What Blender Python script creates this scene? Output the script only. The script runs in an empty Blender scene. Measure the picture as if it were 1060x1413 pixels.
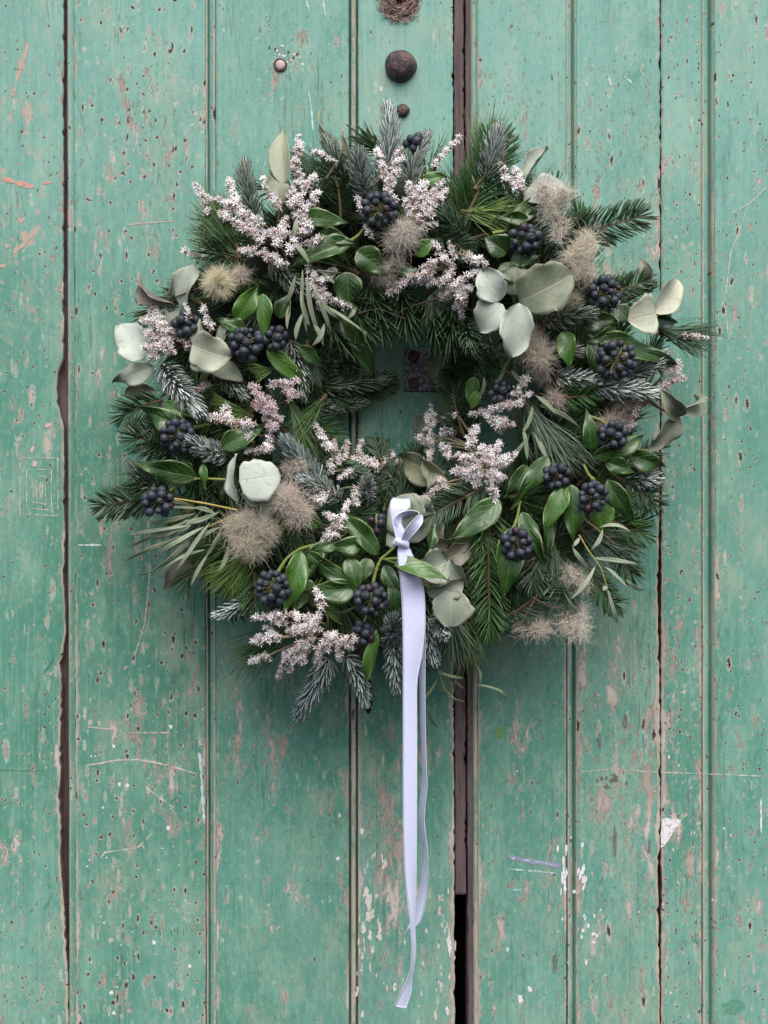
import bpy, math, random
import numpy as np
random.seed(7); rng = np.random.default_rng(7)
R = math.radians
sc = bpy.context.scene
col = sc.collection

# ------------------------------------------------------------------ camera, sky, sun, exposure
S = 0.0006                 # metres per photograph pixel on the door face
CD = 1.15                  # camera to door face
ZC = 1.45                  # height of the picture centre
cam = bpy.data.cameras.new('camera')
cam.sensor_fit = 'VERTICAL'
cam.angle = 2 * math.atan(706.5 * S / CD)
cam.clip_end = 200
co = bpy.data.objects.new('camera', cam); col.objects.link(co)
co.location = (0, -CD, ZC); co.rotation_euler = (R(90), 0, 0)
sc.camera = co

SUN_EL, SUN_AZ = 56, 8     # overcast: a wide soft sun high in front of the door
w = bpy.data.worlds.new('World'); sc.world = w; w.use_nodes = True
nt = w.node_tree
sky = nt.nodes.new('ShaderNodeTexSky'); sky.sky_type = 'NISHITA'; sky.sun_disc = False
sky.sun_elevation = R(SUN_EL); sky.sun_rotation = R(180 - SUN_AZ)
sky.air_density = 1.0; sky.dust_density = 3.0; sky.ozone_density = 1.0
bg = nt.nodes['Background']; bg.inputs['Strength'].default_value = 0.10
nt.links.new(sky.outputs[0], bg.inputs['Color'])
sl = bpy.data.lights.new('sun', 'SUN'); sl.energy = 2.0; sl.angle = R(60); sl.color = (1, 0.95, 0.89)
so = bpy.data.objects.new('sun', sl); col.objects.link(so)
so.rotation_euler = (R(90 - SUN_EL), 0, R(SUN_AZ)); so.location = (0.5, -3, 4)
sc.view_settings.view_transform = 'Standard'; sc.view_settings.look = 'None'
sc.view_settings.gamma = 1; sc.view_settings.use_curve_mapping = False
sc.view_settings.exposure = 0.88
sc.cycles.max_bounces = 6; sc.cycles.diffuse_bounces = 3; sc.cycles.transparent_max_bounces = 4

def P(px, py, d=0.0):
    f = (CD - d) / CD
    return np.array([(px - 530) * S * f, -d, ZC + (706.5 - py) * S * f])
CX, CY, RM, HW = 552, 565, 262, 185
def dsurf(px, py):
    r = math.hypot(px - CX, py - CY)
    return 0.024 + 0.066 * math.sqrt(max(0, 1 - ((r - RM) / HW) ** 2))
def PS(p, off=0.0):        # a point over the wreath's rounded front
    o = p[2] if len(p) > 2 else 0
    return P(p[0], p[1], max(0.006, dsurf(p[0], p[1]) + o + off))

# ------------------------------------------------------------------ node helper
class G:
    def __init__(s, name):
        s.m = bpy.data.materials.new(name); s.m.use_nodes = True
        s.t = s.m.node_tree; s.b = s.t.nodes['Principled BSDF']; s.L = s.t.links.new
    def n(s, ty, **k):
        x = s.t.nodes.new(ty)
        for a, v in k.items(): setattr(x, a, v)
        return x
    def put(s, sock, v):
        if isinstance(v, bpy.types.NodeSocket): s.L(v, sock)
        elif isinstance(v, (tuple, list)) and sock.type == 'RGBA': sock.default_value = (*v, 1) if len(v) == 3 else v
        else: sock.default_value = v
    def math(s, op, a, b=0.0, clamp=False):
        x = s.n('ShaderNodeMath', operation=op, use_clamp=clamp); s.put(x.inputs[0], a); s.put(x.inputs[1], b); return x.outputs[0]
    def vmul(s, v, k):
        x = s.n('ShaderNodeVectorMath', operation='MULTIPLY'); s.put(x.inputs[0], v); s.put(x.inputs[1], k); return x.outputs[0]
    def vadd(s, v, k):
        x = s.n('ShaderNodeVectorMath', operation='ADD'); s.put(x.inputs[0], v); s.put(x.inputs[1], k); return x.outputs[0]
    def noise(s, v, scale=1, detail=2, rough=.5, colour=False, dist=0):
        x = s.n('ShaderNodeTexNoise'); s.put(x.inputs['Vector'], v); x.inputs['Scale'].default_value = scale
        x.inputs['Detail'].default_value = detail; x.inputs['Roughness'].default_value = rough; x.inputs['Distortion'].default_value = dist
        return x.outputs['Color' if colour else 'Fac']
    def vor(s, v, scale=1, rnd=1):
        x = s.n('ShaderNodeTexVoronoi'); s.put(x.inputs['Vector'], v); x.inputs['Scale'].default_value = scale
        x.inputs['Randomness'].default_value = rnd; return x.outputs['Distance'], x.outputs['Color']
    def ramp(s, v, a, b, c=0.0, d=1.0, smooth=True):
        x = s.n('ShaderNodeMapRange', interpolation_type='SMOOTHSTEP' if smooth else 'LINEAR')
        for i, q in enumerate((v, a, b, c, d)): s.put(x.inputs[i], q)
        return x.outputs[0]
    def mix(s, f, a, b, mode='MIX'):
        x = s.n('ShaderNodeMix', data_type='RGBA', blend_type=mode)
        s.put(x.inputs[0], f); s.put(x.inputs[6], a); s.put(x.inputs[7], b); return x.outputs[2]
    def attr(s, name, out='Fac'):
        x = s.n('ShaderNodeAttribute', attribute_name=name); return x.outputs[out]
    def obj(s): return s.n('ShaderNodeTexCoord').outputs['Object']
    def rand(s): return s.n('ShaderNodeObjectInfo').outputs['Random']
    def sep(s, v):
        x = s.n('ShaderNodeSeparateXYZ'); s.put(x.inputs[0], v); return x.outputs
    def comb(s, a, b, c):
        x = s.n('ShaderNodeCombineXYZ')
        for i, q in enumerate((a, b, c)): s.put(x.inputs[i], q)
        return x.outputs[0]
    def bump(s, h, strength=.5, dist=.001):
        x = s.n('ShaderNodeBump'); x.inputs['Strength'].default_value = strength; x.inputs['Distance'].default_value = dist
        s.put(x.inputs['Height'], h); s.L(x.outputs[0], s.b.inputs['Normal'])
    def out(s, c=None, rough=None, spec=None, **k):
        if c is not None: s.put(s.b.inputs['Base Color'], c)
        if rough is not None: s.put(s.b.inputs['Roughness'], rough)
        if spec is not None: s.put(s.b.inputs['Specular IOR Level'], spec)
        for a, v in k.items(): s.put(s.b.inputs[a.replace('_', ' ')], v)
        return s.m

# ------------------------------------------------------------------ materials
def door_paint():
    g = G('weathered_green_paint')
    o = g.obj(); rnd = g.rand()
    off = g.comb(g.math('MULTIPLY', rnd, 3.1), g.math('MULTIPLY', rnd, 17.0), g.math('MULTIPLY', rnd, 5.7))
    v = g.vadd(o, off)
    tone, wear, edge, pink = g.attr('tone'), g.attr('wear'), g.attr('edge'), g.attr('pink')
    n1 = g.noise(g.vmul(v, (7, 7, 3.5)), 1, 6, .6)
    n2 = g.noise(g.vmul(v, (34, 34, 12)), 1, 8, .68)
    streak = g.noise(g.vmul(v, (420, 60, 16)), 1, 4, .6)
    cloud = g.noise(g.vmul(v, (19, 19, 12)), 1, 10, .74); mot = g.noise(g.vmul(v, (310, 310, 150)), 1, 7, .72)
    # paint: chalky faded teal, mixed towards a deeper green by tone and noise
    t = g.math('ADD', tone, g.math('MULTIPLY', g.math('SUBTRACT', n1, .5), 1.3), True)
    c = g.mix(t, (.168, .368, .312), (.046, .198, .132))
    c = g.mix(g.math('MULTIPLY', g.ramp(n2, .45, .72), .40), c, (.31, .50, .39))
    c = g.mix(g.math('MULTIPLY', g.ramp(cloud, .48, .68), .52), c, (.32, .38, .275))
    c = g.mix(g.math('MULTIPLY', g.ramp(cloud, .44, .30), .60), c, (.050, .225, .160))
    c = g.mix(g.math('MULTIPLY', g.ramp(streak, .5, .75), .22), c, (.42, .50, .42))
    c = g.mix(g.math('MULTIPLY', g.ramp(streak, .46, .28), .25), c, (.07, .19, .14))
    c = g.mix(g.math('MULTIPLY', g.ramp(mot, .50, .68), .34), c, (.34, .46, .37))
    c = g.mix(g.math('MULTIPLY', g.ramp(mot, .46, .32), .34), c, (.045, .16, .115))
    # warped coordinates for everything that has chipped
    wv = g.vadd(v, g.vmul(g.noise(g.vmul(v, (170, 170, 90)), 1, 4, .6, True), (.0050, .0, .0090)))
    wv = g.vadd(wv, g.vmul(g.noise(g.vmul(v, (520, 520, 280)), 1, 6, .8, True), (.0044, .0, .0072)))
    x, y, z = g.sep(wv)
    wood_n = g.noise(g.vmul(v, (700, 90, 60)), 1, 5, .65)
    wood = g.mix(wood_n, (.20, .155, .125), (.47, .41, .355))
    wood = g.mix(g.math('MULTIPLY', g.ramp(g.noise(g.vmul(v, (25, 25, 18)), 1, 4, .6), .42, .62), g.ramp(wear, .15, .5, .1, 1.0)), wood, (.51, .445, .405))
    primer = g.mix(wood_n, (.46, .52, .40), (.60, .62, .52))
    dens = g.noise(g.vmul(v, (11, 11, 7)), 1, 4, .6)
    chip_all = halo_all = dark_all = None
    def union(a, b): return b if a is None else g.math('MAXIMUM', a, b)
    rj = g.noise(g.vmul(v, (900, 900, 500)), 1, 3, .7)
    for k, (cw, ch, r0, r1, need, dk) in enumerate(((.0075, .0090, .070, .13, -.07, .9), (.0070, .024, .065, .15, .00, .55), (.0130, .044, .050, .14, .13, .5), (.0046, .0052, .08, .14, .06, .8))):
        vv = g.comb(g.math('ADD', g.math('DIVIDE', x, cw), k * 13.7), g.math('MULTIPLY', rnd, 40 + k * 9), g.math('DIVIDE', z, ch))
        d, cc = g.vor(vv)
        a, b_, c_ = g.sep(cc)
        live = g.math('GREATER_THAN', g.math('ADD', g.math('MULTIPLY', dens, .60), g.math('MULTIPLY', wear, .50)), g.math('ADD', g.math('MULTIPLY', a, .66), need))
        rad = g.math('MULTIPLY', live, g.math('ADD', g.math('MULTIPLY', g.math('MULTIPLY', b_, b_), r1), r0))
        rad = g.math('MULTIPLY', rad, g.math('ADD', g.math('MULTIPLY', rj, 1.3), .4))
        chip = g.ramp(g.math('SUBTRACT', rad, d), -.005, .02)
        halo = g.math('MULTIPLY', live, g.ramp(g.math('SUBTRACT', g.math('MULTIPLY', rad, 1.4), d), -.01, .04))
        dark = g.math('MULTIPLY', g.ramp(g.math('SUBTRACT', g.math('MULTIPLY', rad, .66), d), -.01, .02), g.math('LESS_THAN', c_, dk))
        chip_all, halo_all, dark_all = union(chip_all, chip), union(halo_all, halo), union(dark_all, dark)
    # ragged flaked areas
    fl = g.noise(g.vmul(wv, (74, 74, 24)), 1, 10, .74)
    lvl = g.math('ADD', fl, g.math('ADD', g.math('MULTIPLY', wear, .20), g.math('MULTIPLY', edge, .26)))
    flake = g.ramp(lvl, .715, .735); fl_halo = g.ramp(lvl, .690, .715)
    fine = g.noise(g.vmul(wv, (330, 330, 120)), 1, 4, .7)
    fin = g.ramp(g.math('ADD', fine, g.math('ADD', g.math('MULTIPLY', wear, .17), g.math('MULTIPLY', edge, .12))), .738, .765)
    chip_all = g.math('MAXIMUM', chip_all, g.math('MAXIMUM', flake, fin))
    halo_all = g.math('MAXIMUM', halo_all, fl_halo)
    c = g.mix(g.math('MULTIPLY', halo_all, .55), c, primer)
    c = g.mix(chip_all, c, g.mix(g.math('MULTIPLY', edge, .7, True), wood, g.mix(wood_n, (.26, .21, .20), (.58, .50, .48))))
    c = g.mix(g.math('MULTIPLY', g.ramp(edge, .25, .85), g.ramp(g.noise(g.vmul(v, (300, 300, 40)), 1, 5, .7), .40, .60, .25, .85)), c, (.36, .38, .27))
    pk = g.math('MULTIPLY', pink, g.ramp(g.noise(g.vmul(wv, (75, 75, 55)), 1, 5, .65), .57, .60))
    c = g.mix(g.math('MULTIPLY', pk, .85), c, (.53, .34, .275))
    c = g.mix(g.math('MULTIPLY', dark_all, .95), c, (.022, .018, .017))
    # long hairline checks in the wood grain
    ck = g.noise(g.vmul(v, (240, 240, 7)), 1, 3, .55)
    crack = g.math('MULTIPLY', g.ramp(g.math('ABSOLUTE', g.math('SUBTRACT', ck, .5)), .008, .002), g.ramp(g.noise(g.vmul(v, (26, 26, 5)), 1, 3, .5), .56, .64))
    c = g.mix(g.math('MULTIPLY', crack, .5), c, (.10, .10, .08))
    h = g.math('ADD', g.math('MULTIPLY', chip_all, -.5), g.math('MULTIPLY', dark_all, -1.2))
    h = g.math('ADD', h, g.math('ADD', g.math('MULTIPLY', streak, .20), g.math('MULTIPLY', n2, .25)))
    h = g.math('SUBTRACT', h, g.math('MULTIPLY', crack, .5))
    g.bump(h, .75, .0011)
    return g.out(c, g.ramp(chip_all, 0, 1, .50, .9), .35)

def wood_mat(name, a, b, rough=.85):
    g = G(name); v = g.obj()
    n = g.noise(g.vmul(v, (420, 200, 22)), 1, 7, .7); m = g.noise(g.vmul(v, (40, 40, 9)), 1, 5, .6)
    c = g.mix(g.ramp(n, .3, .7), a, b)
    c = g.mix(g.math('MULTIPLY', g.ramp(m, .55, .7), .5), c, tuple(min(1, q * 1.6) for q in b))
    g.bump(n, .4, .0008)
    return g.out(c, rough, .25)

def iron_mat(name, dark, rust, metal=.35, rough=.5, sc_=420):
    g = G(name); v = g.obj()
    n = g.noise(v, sc_, 6, .65); m = g.noise(v, sc_ * .25, 4, .6)
    c = g.mix(g.ramp(m, .42, .62), dark, rust)
    c = g.mix(g.math('MULTIPLY', g.ramp(n, .58, .75), .5), c, tuple(q * 2.2 for q in rust))
    g.bump(g.math('ADD', n, m), .9, .0018)
    return g.out(c, g.ramp(n, .3, .7, rough - .15, rough + .2), .5, Metallic=metal)

def col_mat(name, rough=.6, spec=.4, nz=0, nscale=900, trans=0, sheen=0):
    g = G(name); c = g.attr('Col', 'Color')
    if nz:
        n = g.noise(g.obj(), nscale, 4, .6)
        c = g.mix(g.ramp(n, .3, .75, 0, nz), c, (.85, .85, .8), 'MULTIPLY') if nz > 0 else c
        g.bump(n, .3, .0004)
    if sheen: g.b.inputs['Sheen Weight'].default_value = sheen
    return g.out(c, rough, spec)

def leaf_mat(name, rough, spec, vein, veinc, edge, edgec, speck, bumps):
    g = G(name)
    cc = g.attr('Col', 'Color'); s, w_, sd = g.sep(g.attr('suv', 'Vector')); v = g.obj()
    aw = g.math('ABSOLUTE', w_)
    n = g.noise(v, 260, 5, .65); m = g.noise(v, 60, 4, .6)
    c = g.mix(g.ramp(m, .35, .7, 0, .55), cc, g.mix(.5, cc, veinc))
    mid = g.ramp(aw, .055, .02)
    q = g.math('FRACT', g.math('ADD', g.math('MULTIPLY', g.math('SUBTRACT', s, g.math('MULTIPLY', aw, .34)), 6.5), g.math('MULTIPLY', n, .25)))
    side = g.math('MULTIPLY', g.ramp(g.math('ABSOLUTE', g.math('SUBTRACT', q, .5)), .07, .01), g.ramp(aw, .98, .5))
    vn = g.math('MAXIMUM', mid, g.math('MULTIPLY', side, .55))
    c = g.mix(g.math('MULTIPLY', vn, vein), c, veinc)
    c = g.mix(g.math('MULTIPLY', g.ramp(aw, .90, .99), edge), c, edgec)
    c = g.mix(g.math('MULTIPLY', g.ramp(n, .55, .68), speck), c, (.22, .17, .10))
    g.bump(g.math('ADD', g.math('MULTIPLY', vn, -.8), g.math('MULTIPLY', m, 1.4)), bumps, .0009)
    return g.out(c, g.ramp(m, .3, .7, rough - .06, rough + .1), spec)

def berry_mat():
    g = G('ivy_berry_skin'); v = g.obj(); r = g.rand()
    n = g.noise(g.vadd(v, g.comb(g.math('MULTIPLY', r, 9), 0, 0)), 330, 4, .6)
    c = g.mix(g.ramp(n, .38, .68), (.011, .014, .024), (.060, .078, .106))
    c = g.mix(g.math('GREATER_THAN', r, .96), c, (.040, .016, .030))
    c = g.mix(g.attr('Col'), c, (.035, .022, .024))
    return g.out(c, g.ramp(n, .3, .7, .42, .65), .45)

def ribbon_mat():
    g = G('satin_ribbon'); s, w_, _ = g.sep(g.attr('suv', 'Vector'))
    n = g.noise(g.vmul(g.attr('suv', 'Vector'), (60, 3, 1)), 1, 5, .65)
    c = g.mix(g.ramp(n, .3, .7), (.60, .63, .86), (.67, .70, .91))
    ed = g.ramp(g.math('ABSOLUTE', w_), .88, .95)
    c = g.mix(g.math('MULTIPLY', ed, .35), c, (.80, .80, .88))
    wv = g.math('SINE', g.math('MULTIPLY', w_, 75)); g.bump(g.math('ADD', g.math('ADD', g.math('MULTIPLY', n, .9), g.math('MULTIPLY', wv, .12)), ed), .5, .0005)
    return g.out(c, .48, .35, Sheen_Weight=.25)

M_PAINT = door_paint()
M_RAW = wood_mat('brown_old_wood', (.070, .048, .050), (.150, .108, .108))
M_GREY = wood_mat('worn_grey_green_wood', (.13, .145, .12), (.34, .34, .29))
M_DARK = wood_mat('shade_black_wood', (.012, .010, .010), (.03, .025, .024))  # near-black base colour stands in for the shade behind the planks
M_IRON = iron_mat('rusted_iron', (.045, .034, .040), (.13, .075, .066), .30, .42)
def plate_mat():
    g = G('blue_black_iron_glints'); v = g.obj()
    n = g.noise(v, 1300, 5, .7); m = g.noise(v, 330, 6, .7)
    c = g.mix(g.ramp(m, .47, .60), (.045, .050, .070), (.34, .36, .47))
    c = g.mix(g.math('MULTIPLY', g.ramp(n, .52, .64), .8), c, (.78, .80, .95))  # pale specks put the hammered metal's highlights into the colour
    g.bump(g.math('ADD', m, g.math('MULTIPLY', n, .5)), .8, .0016)
    return g.out(c, .42, .6)
M_PLATE = plate_mat()
M_PLUG = wood_mat('pink_wood_plug', (.38, .29, .26), (.55, .44, .40))
M_NEEDLE = col_mat('conifer_needles', .48, .4)
M_PINE = col_mat('pine_needles', .40, .45)
M_STEM = col_mat('plant_stems', .65, .3, .3, 1400)
M_FLOW = col_mat('flower_petals', .75, .2)
M_FLUFF = col_mat('seed_plumes', .9, .1, sheen=.3)
def mark_mat():
    g = G('flaking_paint_marks'); v = g.obj(); n = g.noise(g.vmul(v, (1, 1, .6)), 520, 6, .72)
    c = g.mix(g.ramp(n, .35, .6, .45, 0), g.attr('Col', 'Color'), (.42, .42, .36))
    return g.out(c, .75, .2, Alpha=g.ramp(n, .40, .43))
M_MARK = mark_mat()
M_IVY = leaf_mat('ivy_leaf', .25, .6, .6, (.13, .23, .07), .7, (.24, .32, .08), .05, .55)
M_EUC = leaf_mat('eucalyptus_leaf', .55, .35, .32, (.50, .52, .42), .5, (.33, .25, .18), .42, .32)
M_BERRY = berry_mat()
M_RIB = ribbon_mat()

# ------------------------------------------------------------------ mesh builder
def nrm(a): return a / np.maximum(np.linalg.norm(a, axis=-1, keepdims=True), 1e-12)
class MB:
    def __init__(s): s.v = []; s.f = []; s.c = []; s.u = []; s.n = 0; s.at = {}
    def add(s, v, faces, c=(.5, .5, .5), u=None):
        v = np.asarray(v, float).reshape(-1, 3); n = len(v)
        c = np.asarray(c, float)
        s.c.append(np.broadcast_to(c, (n, 3)) if c.ndim == 1 else c.reshape(-1, 3))
        s.u.append(np.zeros((n, 3)) if u is None else np.asarray(u, float).reshape(-1, 3))
        s.v.append(v)
        for f in faces:
            f = np.asarray(f, np.int64)
            if f.size: s.f.append(f + s.n)
        s.n += n
    def strands(s, path, rad, side, nside=4, flat=.5, c=None):
        # path (N,K,3); rad (N,K); side (N,3); c (N,K,3) or (N,K,nside,3)
        N, K, _ = path.shape
        T = nrm(np.gradient(path, axis=1))
        u = side[:, None, :] - T * np.sum(T * side[:, None, :], -1, keepdims=True); u = nrm(u)
        w_ = np.cross(T, u)
        a = np.arange(nside) * 2 * math.pi / nside
        ring = (path[:, :, None, :] + rad[:, :, None, None] * (np.cos(a)[None, None, :, None] * u[:, :, None, :] + flat * np.sin(a)[None, None, :, None] * w_[:, :, None, :]))
        idx = np.arange(N * K * nside).reshape(N, K, nside)
        nx = np.roll(idx, -1, axis=2)
        q = np.stack([idx[:, :-1], nx[:, :-1], nx[:, 1:], idx[:, 1:]], -1).reshape(-1, 4)
        if c.ndim == 3: c = np.repeat(c[:, :, None, :], nside, 2)
        s.add(ring.reshape(-1, 3), [q], np.broadcast_to(c, (N, K, nside, 3)).reshape(-1, 3))
    def tube(s, pts, r, n=6, c=(.2, .2, .1)):
        pts = np.asarray(pts, float); K = len(pts)
        r = np.broadcast_to(np.asarray(r, float), (K,)) if np.ndim(r) < 2 else r
        T = nrm(pts[-1] - pts[0]); sd = np.cross(T, [0.3, 1, 0.2]); sd = sd if np.linalg.norm(sd) > 1e-6 else np.array([1., 0, 0])
        s.strands(pts[None], np.asarray(r)[None], nrm(sd)[None], n, 1.0, np.broadcast_to(np.asarray(c, float), (1, K, 3)))
    def build(s, name, mat, parent=None, origin=None, kind=None, label=None, smooth=True):
        v = np.concatenate(s.v); o = np.zeros(3) if origin is None else np.asarray(origin, float)
        me = bpy.data.meshes.new(name)
        loops = np.concatenate([f.reshape(-1) for f in s.f]); cnt = np.concatenate([np.full(len(f), f.shape[1]) for f in s.f])
        me.vertices.add(len(v)); me.vertices.foreach_set('co', (v - o).reshape(-1).astype(np.float32))
        me.loops.add(len(loops)); me.loops.foreach_set('vertex_index', loops.astype(np.int32))
        me.polygons.add(len(cnt)); st = np.zeros(len(cnt), np.int32); st[1:] = np.cumsum(cnt)[:-1]
        me.polygons.foreach_set('loop_start', st); me.polygons.foreach_set('loop_total', cnt.astype(np.int32))
        if smooth: me.polygons.foreach_set('use_smooth', np.ones(len(cnt), bool))
        me.update(calc_edges=True); me.validate()
        if len(me.vertices) == len(v):
            c = np.ones((len(v), 4), np.float32); c[:, :3] = np.concatenate(s.c)
            a = me.attributes.new('Col', 'FLOAT_COLOR', 'POINT'); a.data.foreach_set('color', c.reshape(-1))
            a = me.attributes.new('suv', 'FLOAT_VECTOR', 'POINT'); a.data.foreach_set('vector', np.concatenate(s.u).astype(np.float32).reshape(-1))
            for k, q in s.at.items():
                a = me.attributes.new(k, 'FLOAT', 'POINT'); a.data.foreach_set('value', np.asarray(q, np.float32))
        me.materials.append(mat)
        ob = bpy.data.objects.new(name, me); col.objects.link(ob)
        put(ob, parent, o)
        if kind: ob['kind'] = kind
        if label: ob['label'] = label
        return ob
WORLD = {}
def put(ob, parent, o):
    WORLD[ob.name] = np.array(o, float)
    ob.location = tuple(np.array(o) - (WORLD[parent.name] if parent else 0))
    if parent: ob.parent = parent
def empty(name, loc, label, cat):
    e = bpy.data.objects.new(name, None); col.objects.link(e); e.empty_display_size = .05
    put(e, None, loc); e['label'] = label; e['category'] = cat; return e

# ------------------------------------------------------------------ the door
YT, YB = -420, 1900        # planks run on above and below the picture
leafL = empty('door_leaf', P(330, YB), 'left leaf of the weathered green plank door with iron bolts and lock plate', 'door')
leafR = empty('door_leaf', P(900, YB), 'right leaf of the weathered green plank door with white flaked paint patch', 'door')

def smooth(a, b, x): t = min(1, max(0, (x - a) / (b - a))); return t * t * (3 - 2 * t)
def lerp_pts(pts, y):
    ys = [p[0] for p in pts]; return float(np.interp(y, ys, [p[1] for p in pts]))
def blob(px, py, x, y, rx, ry): return math.exp(-((px - x) / rx) ** 2 - ((py - y) / ry) ** 2)
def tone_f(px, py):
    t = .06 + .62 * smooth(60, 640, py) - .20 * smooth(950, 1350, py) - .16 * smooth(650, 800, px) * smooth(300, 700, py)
    t += .25 * blob(px, py, 555, 960, 110, 260) + .30 * blob(px, py, 200, 800, 190, 330) * .6 - .15 * blob(px, py, 1030, 200, 60, 300)  # deeper green below and to the left of the wreath
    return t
def wear_f(px, py):
    w_ = .27 + .17 * smooth(400, 1000, py) + .13 * smooth(850, 1250, py)
    w_ += .50 * blob(px, py, 195, 200, 90, 190) + .28 * blob(px, py, 400, 150, 90, 170) + .28 * blob(px, py, 720, 120, 60, 140) + .3 * blob(px, py, 1010, 380, 50, 160) + .25 * blob(px, py, 830, 180, 70, 170) + .30 * blob(px, py, 40, 380, 50, 120) + .25 * blob(px, py, 900, 260, 110, 200)
    w_ += .30 * blob(px, py, 170, 640, 70, 250) + .32 * blob(px, py, 530, 1260, 60, 180) + .30 * blob(px, py, 555, 1050, 70, 120)
    w_ += .22 * blob(px, py, 200, 1060, 100, 90) + .25 * blob(px, py, 800, 950, 130, 160) + .25 * blob(px, py, 900, 1080, 90, 140)
    w_ += .35 * blob(px, py, 385, 75, 35, 40) + .30 * blob(px, py, 370, 1000, 70, 100) + .2 * blob(px, py, 760, 1260, 100, 60)
    return w_
def pink_f(px, py):
    return min(1, 1.2 * blob(px, py, 30, 250, 30, 170) + .7 * blob(px, py, 50, 540, 35, 90) + .5 * blob(px, py, 150, 600, 50, 200) * .4)

def plank(leaf, le, re, ew=(.25, .25), holes=(), y0=YT, y1=YB, front=0.0, bow=.0, thick=.026, mat=None, name='plank', step=6):
    ys = [y0 + (y1 - y0) * i / 12 for i in range(13)] if step > 100 else sorted(set([y0, -250, -120] + list(range(-40, 1460, step)) + [1600, 1750, y1]))
    ys = [y for y in ys if y0 <= y <= y1]
    for (hx, hy, hr, hh) in holes: ys = sorted(set(ys + [hy + k * 1.5 for k in range(-int(hh / 1.5) - 3, int(hh / 1.5) + 4)]))
    wid = lerp_pts(re, 700) - lerp_pts(le, 700)
    us = [0, 1.2, 4, 9] ; m = max(2, int((wid - 18) / 12))
    us = [0, 1.2] if wid < 26 else us
    us = us + ([wid * k / 5 for k in range(1, 5)] if wid < 26 else []) + [9 + (wid - 18) * i / m for i in range(1, m if wid >= 26 else 1)] + ([wid - 9, wid - 4] if wid >= 26 else []) + [wid - 1.2, wid]
    for (hx, hy, hr, hh) in holes:
        x0 = hx - lerp_pts(le, hy); us = sorted(set(us + [x0 + k * 1.5 for k in range(-int(hr / 1.5) - 3, int(hr / 1.5) + 4)]))
    us = [u / wid for u in us]
    mb = MB(); nu, ny = len(us), len(ys); V = np.zeros((ny, nu, 3)); tn = np.zeros((ny, nu)); wr = tn.copy(); eg = tn.copy(); pk = tn.copy()
    ph = random.random() * 6
    for j, y in enumerate(ys):
        jl = (random.random() - .5) * (1.5 if len(le) > 3 else .35); jr = random.choice((-1.4, -.4, 0, .2, .5)) * random.random() * (1.9 if len(re) > 3 else .25)
        a, b = lerp_pts(le, y) + jl, lerp_pts(re, y) + jr
        for i, u in enumerate(us):
            px = a + (b - a) * u; de = min(u, 1 - u) * wid
            dy = front + .0009 * max(0, 1 - de / 1.3) + bow * math.sin(u * math.pi + ph) * math.sin(y * .004 + ph)
            V[j, i] = ((px - 530) * S, dy, ZC + (706.5 - y) * S)
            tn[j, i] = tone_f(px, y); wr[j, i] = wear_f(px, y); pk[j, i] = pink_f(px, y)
            q = (ew[0] if u < .5 else ew[1]); eg[j, i] = q * max(0, 1 - de / 5.5) * (.55 + .9 * smooth(350, 1000, y))
    idx = np.arange(nu * ny).reshape(ny, nu)
    keep = np.ones((ny - 1, nu - 1), bool)
    for (hx, hy, hr, hh) in holes:
        for j in range(ny - 1):
            for i in range(nu - 1):
                cx = 530 + (V[j, i, 0] + V[j + 1, i + 1, 0]) / 2 / S; cy = (ys[j] + ys[j + 1]) / 2
                if ((cx - hx) / hr) ** 2 + ((cy - hy) / hh) ** 2 < 1: keep[j, i] = False
    q = np.stack([idx[:-1, :-1], idx[1:, :-1], idx[1:, 1:], idx[:-1, 1:]], -1)
    faces = [q[keep]]
    vv = V.reshape(-1, 3); n = len(vv); back = vv.copy(); back[:, 1] = front + thick
    fl = faces[0]; ed = {}
    for f in fl.tolist():
        for k in range(4):
            a, b = f[k], f[(k + 1) % 4]
            if (b, a) in ed: del ed[(b, a)]
            else: ed[(a, b)] = 1
    side = np.array([(b, a, a + n, b + n) for a, b in ed])
    ends = np.array([[n + idx[0, 0], n + idx[0, -1], n + idx[-1, -1], n + idx[-1, 0]]])
    mb.add(np.concatenate([vv, back]), [fl, side] + ([ends] if not holes else []))
    for k, a in (('tone', tn), ('wear', wr), ('edge', eg), ('pink', pk)): mb.at[k] = np.concatenate([a.reshape(-1)] * 2)
    ob = mb.build(name, mat or M_PAINT, leaf, WORLD[leaf.name], smooth=False)
    ob.data.materials.append(M_RAW); mi = np.zeros(len(ob.data.polygons), np.int32); mi[len(fl):] = 1; ob.data.polygons.foreach_set('material_index', mi)   # sawn sides are bare wood
    return ob

def strip(leaf, prof, name='bead_moulding', mat=None, y0=YT, y1=YB, drift=0.0):
    # prof: (px, proud millimetres, edge wear)
    ys = [y0] + [y for y in range(-40, 1460, 10) if y0 < y < y1] + [y1]
    mb = MB(); n = len(prof); V = []; A = {k: [] for k in ('tone', 'wear', 'edge', 'pink')}
    for y in ys:
        dx = drift * (y - 700) / 700 + .25 * math.sin(y * .03) * random.random()
        for (px, h, e) in prof:
            V.append(((px + dx - 530) * S, -(h if h > -2.8 else h * 2.6) * .001, ZC + (706.5 - y) * S))
            A['tone'].append(tone_f(px, y)); A['wear'].append(wear_f(px, y) * .6); A['edge'].append(e); A['pink'].append(0)
    idx = np.arange(len(V)).reshape(len(ys), n)
    q = np.stack([idx[:-1, :-1], idx[1:, :-1], idx[1:, 1:], idx[:-1, 1:]], -1).reshape(-1, 4)
    mb.add(V, [q]); mb.at = A
    return mb.build(name, mat or M_PAINT, leaf, WORLD[leaf.name], smooth=False)

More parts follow.
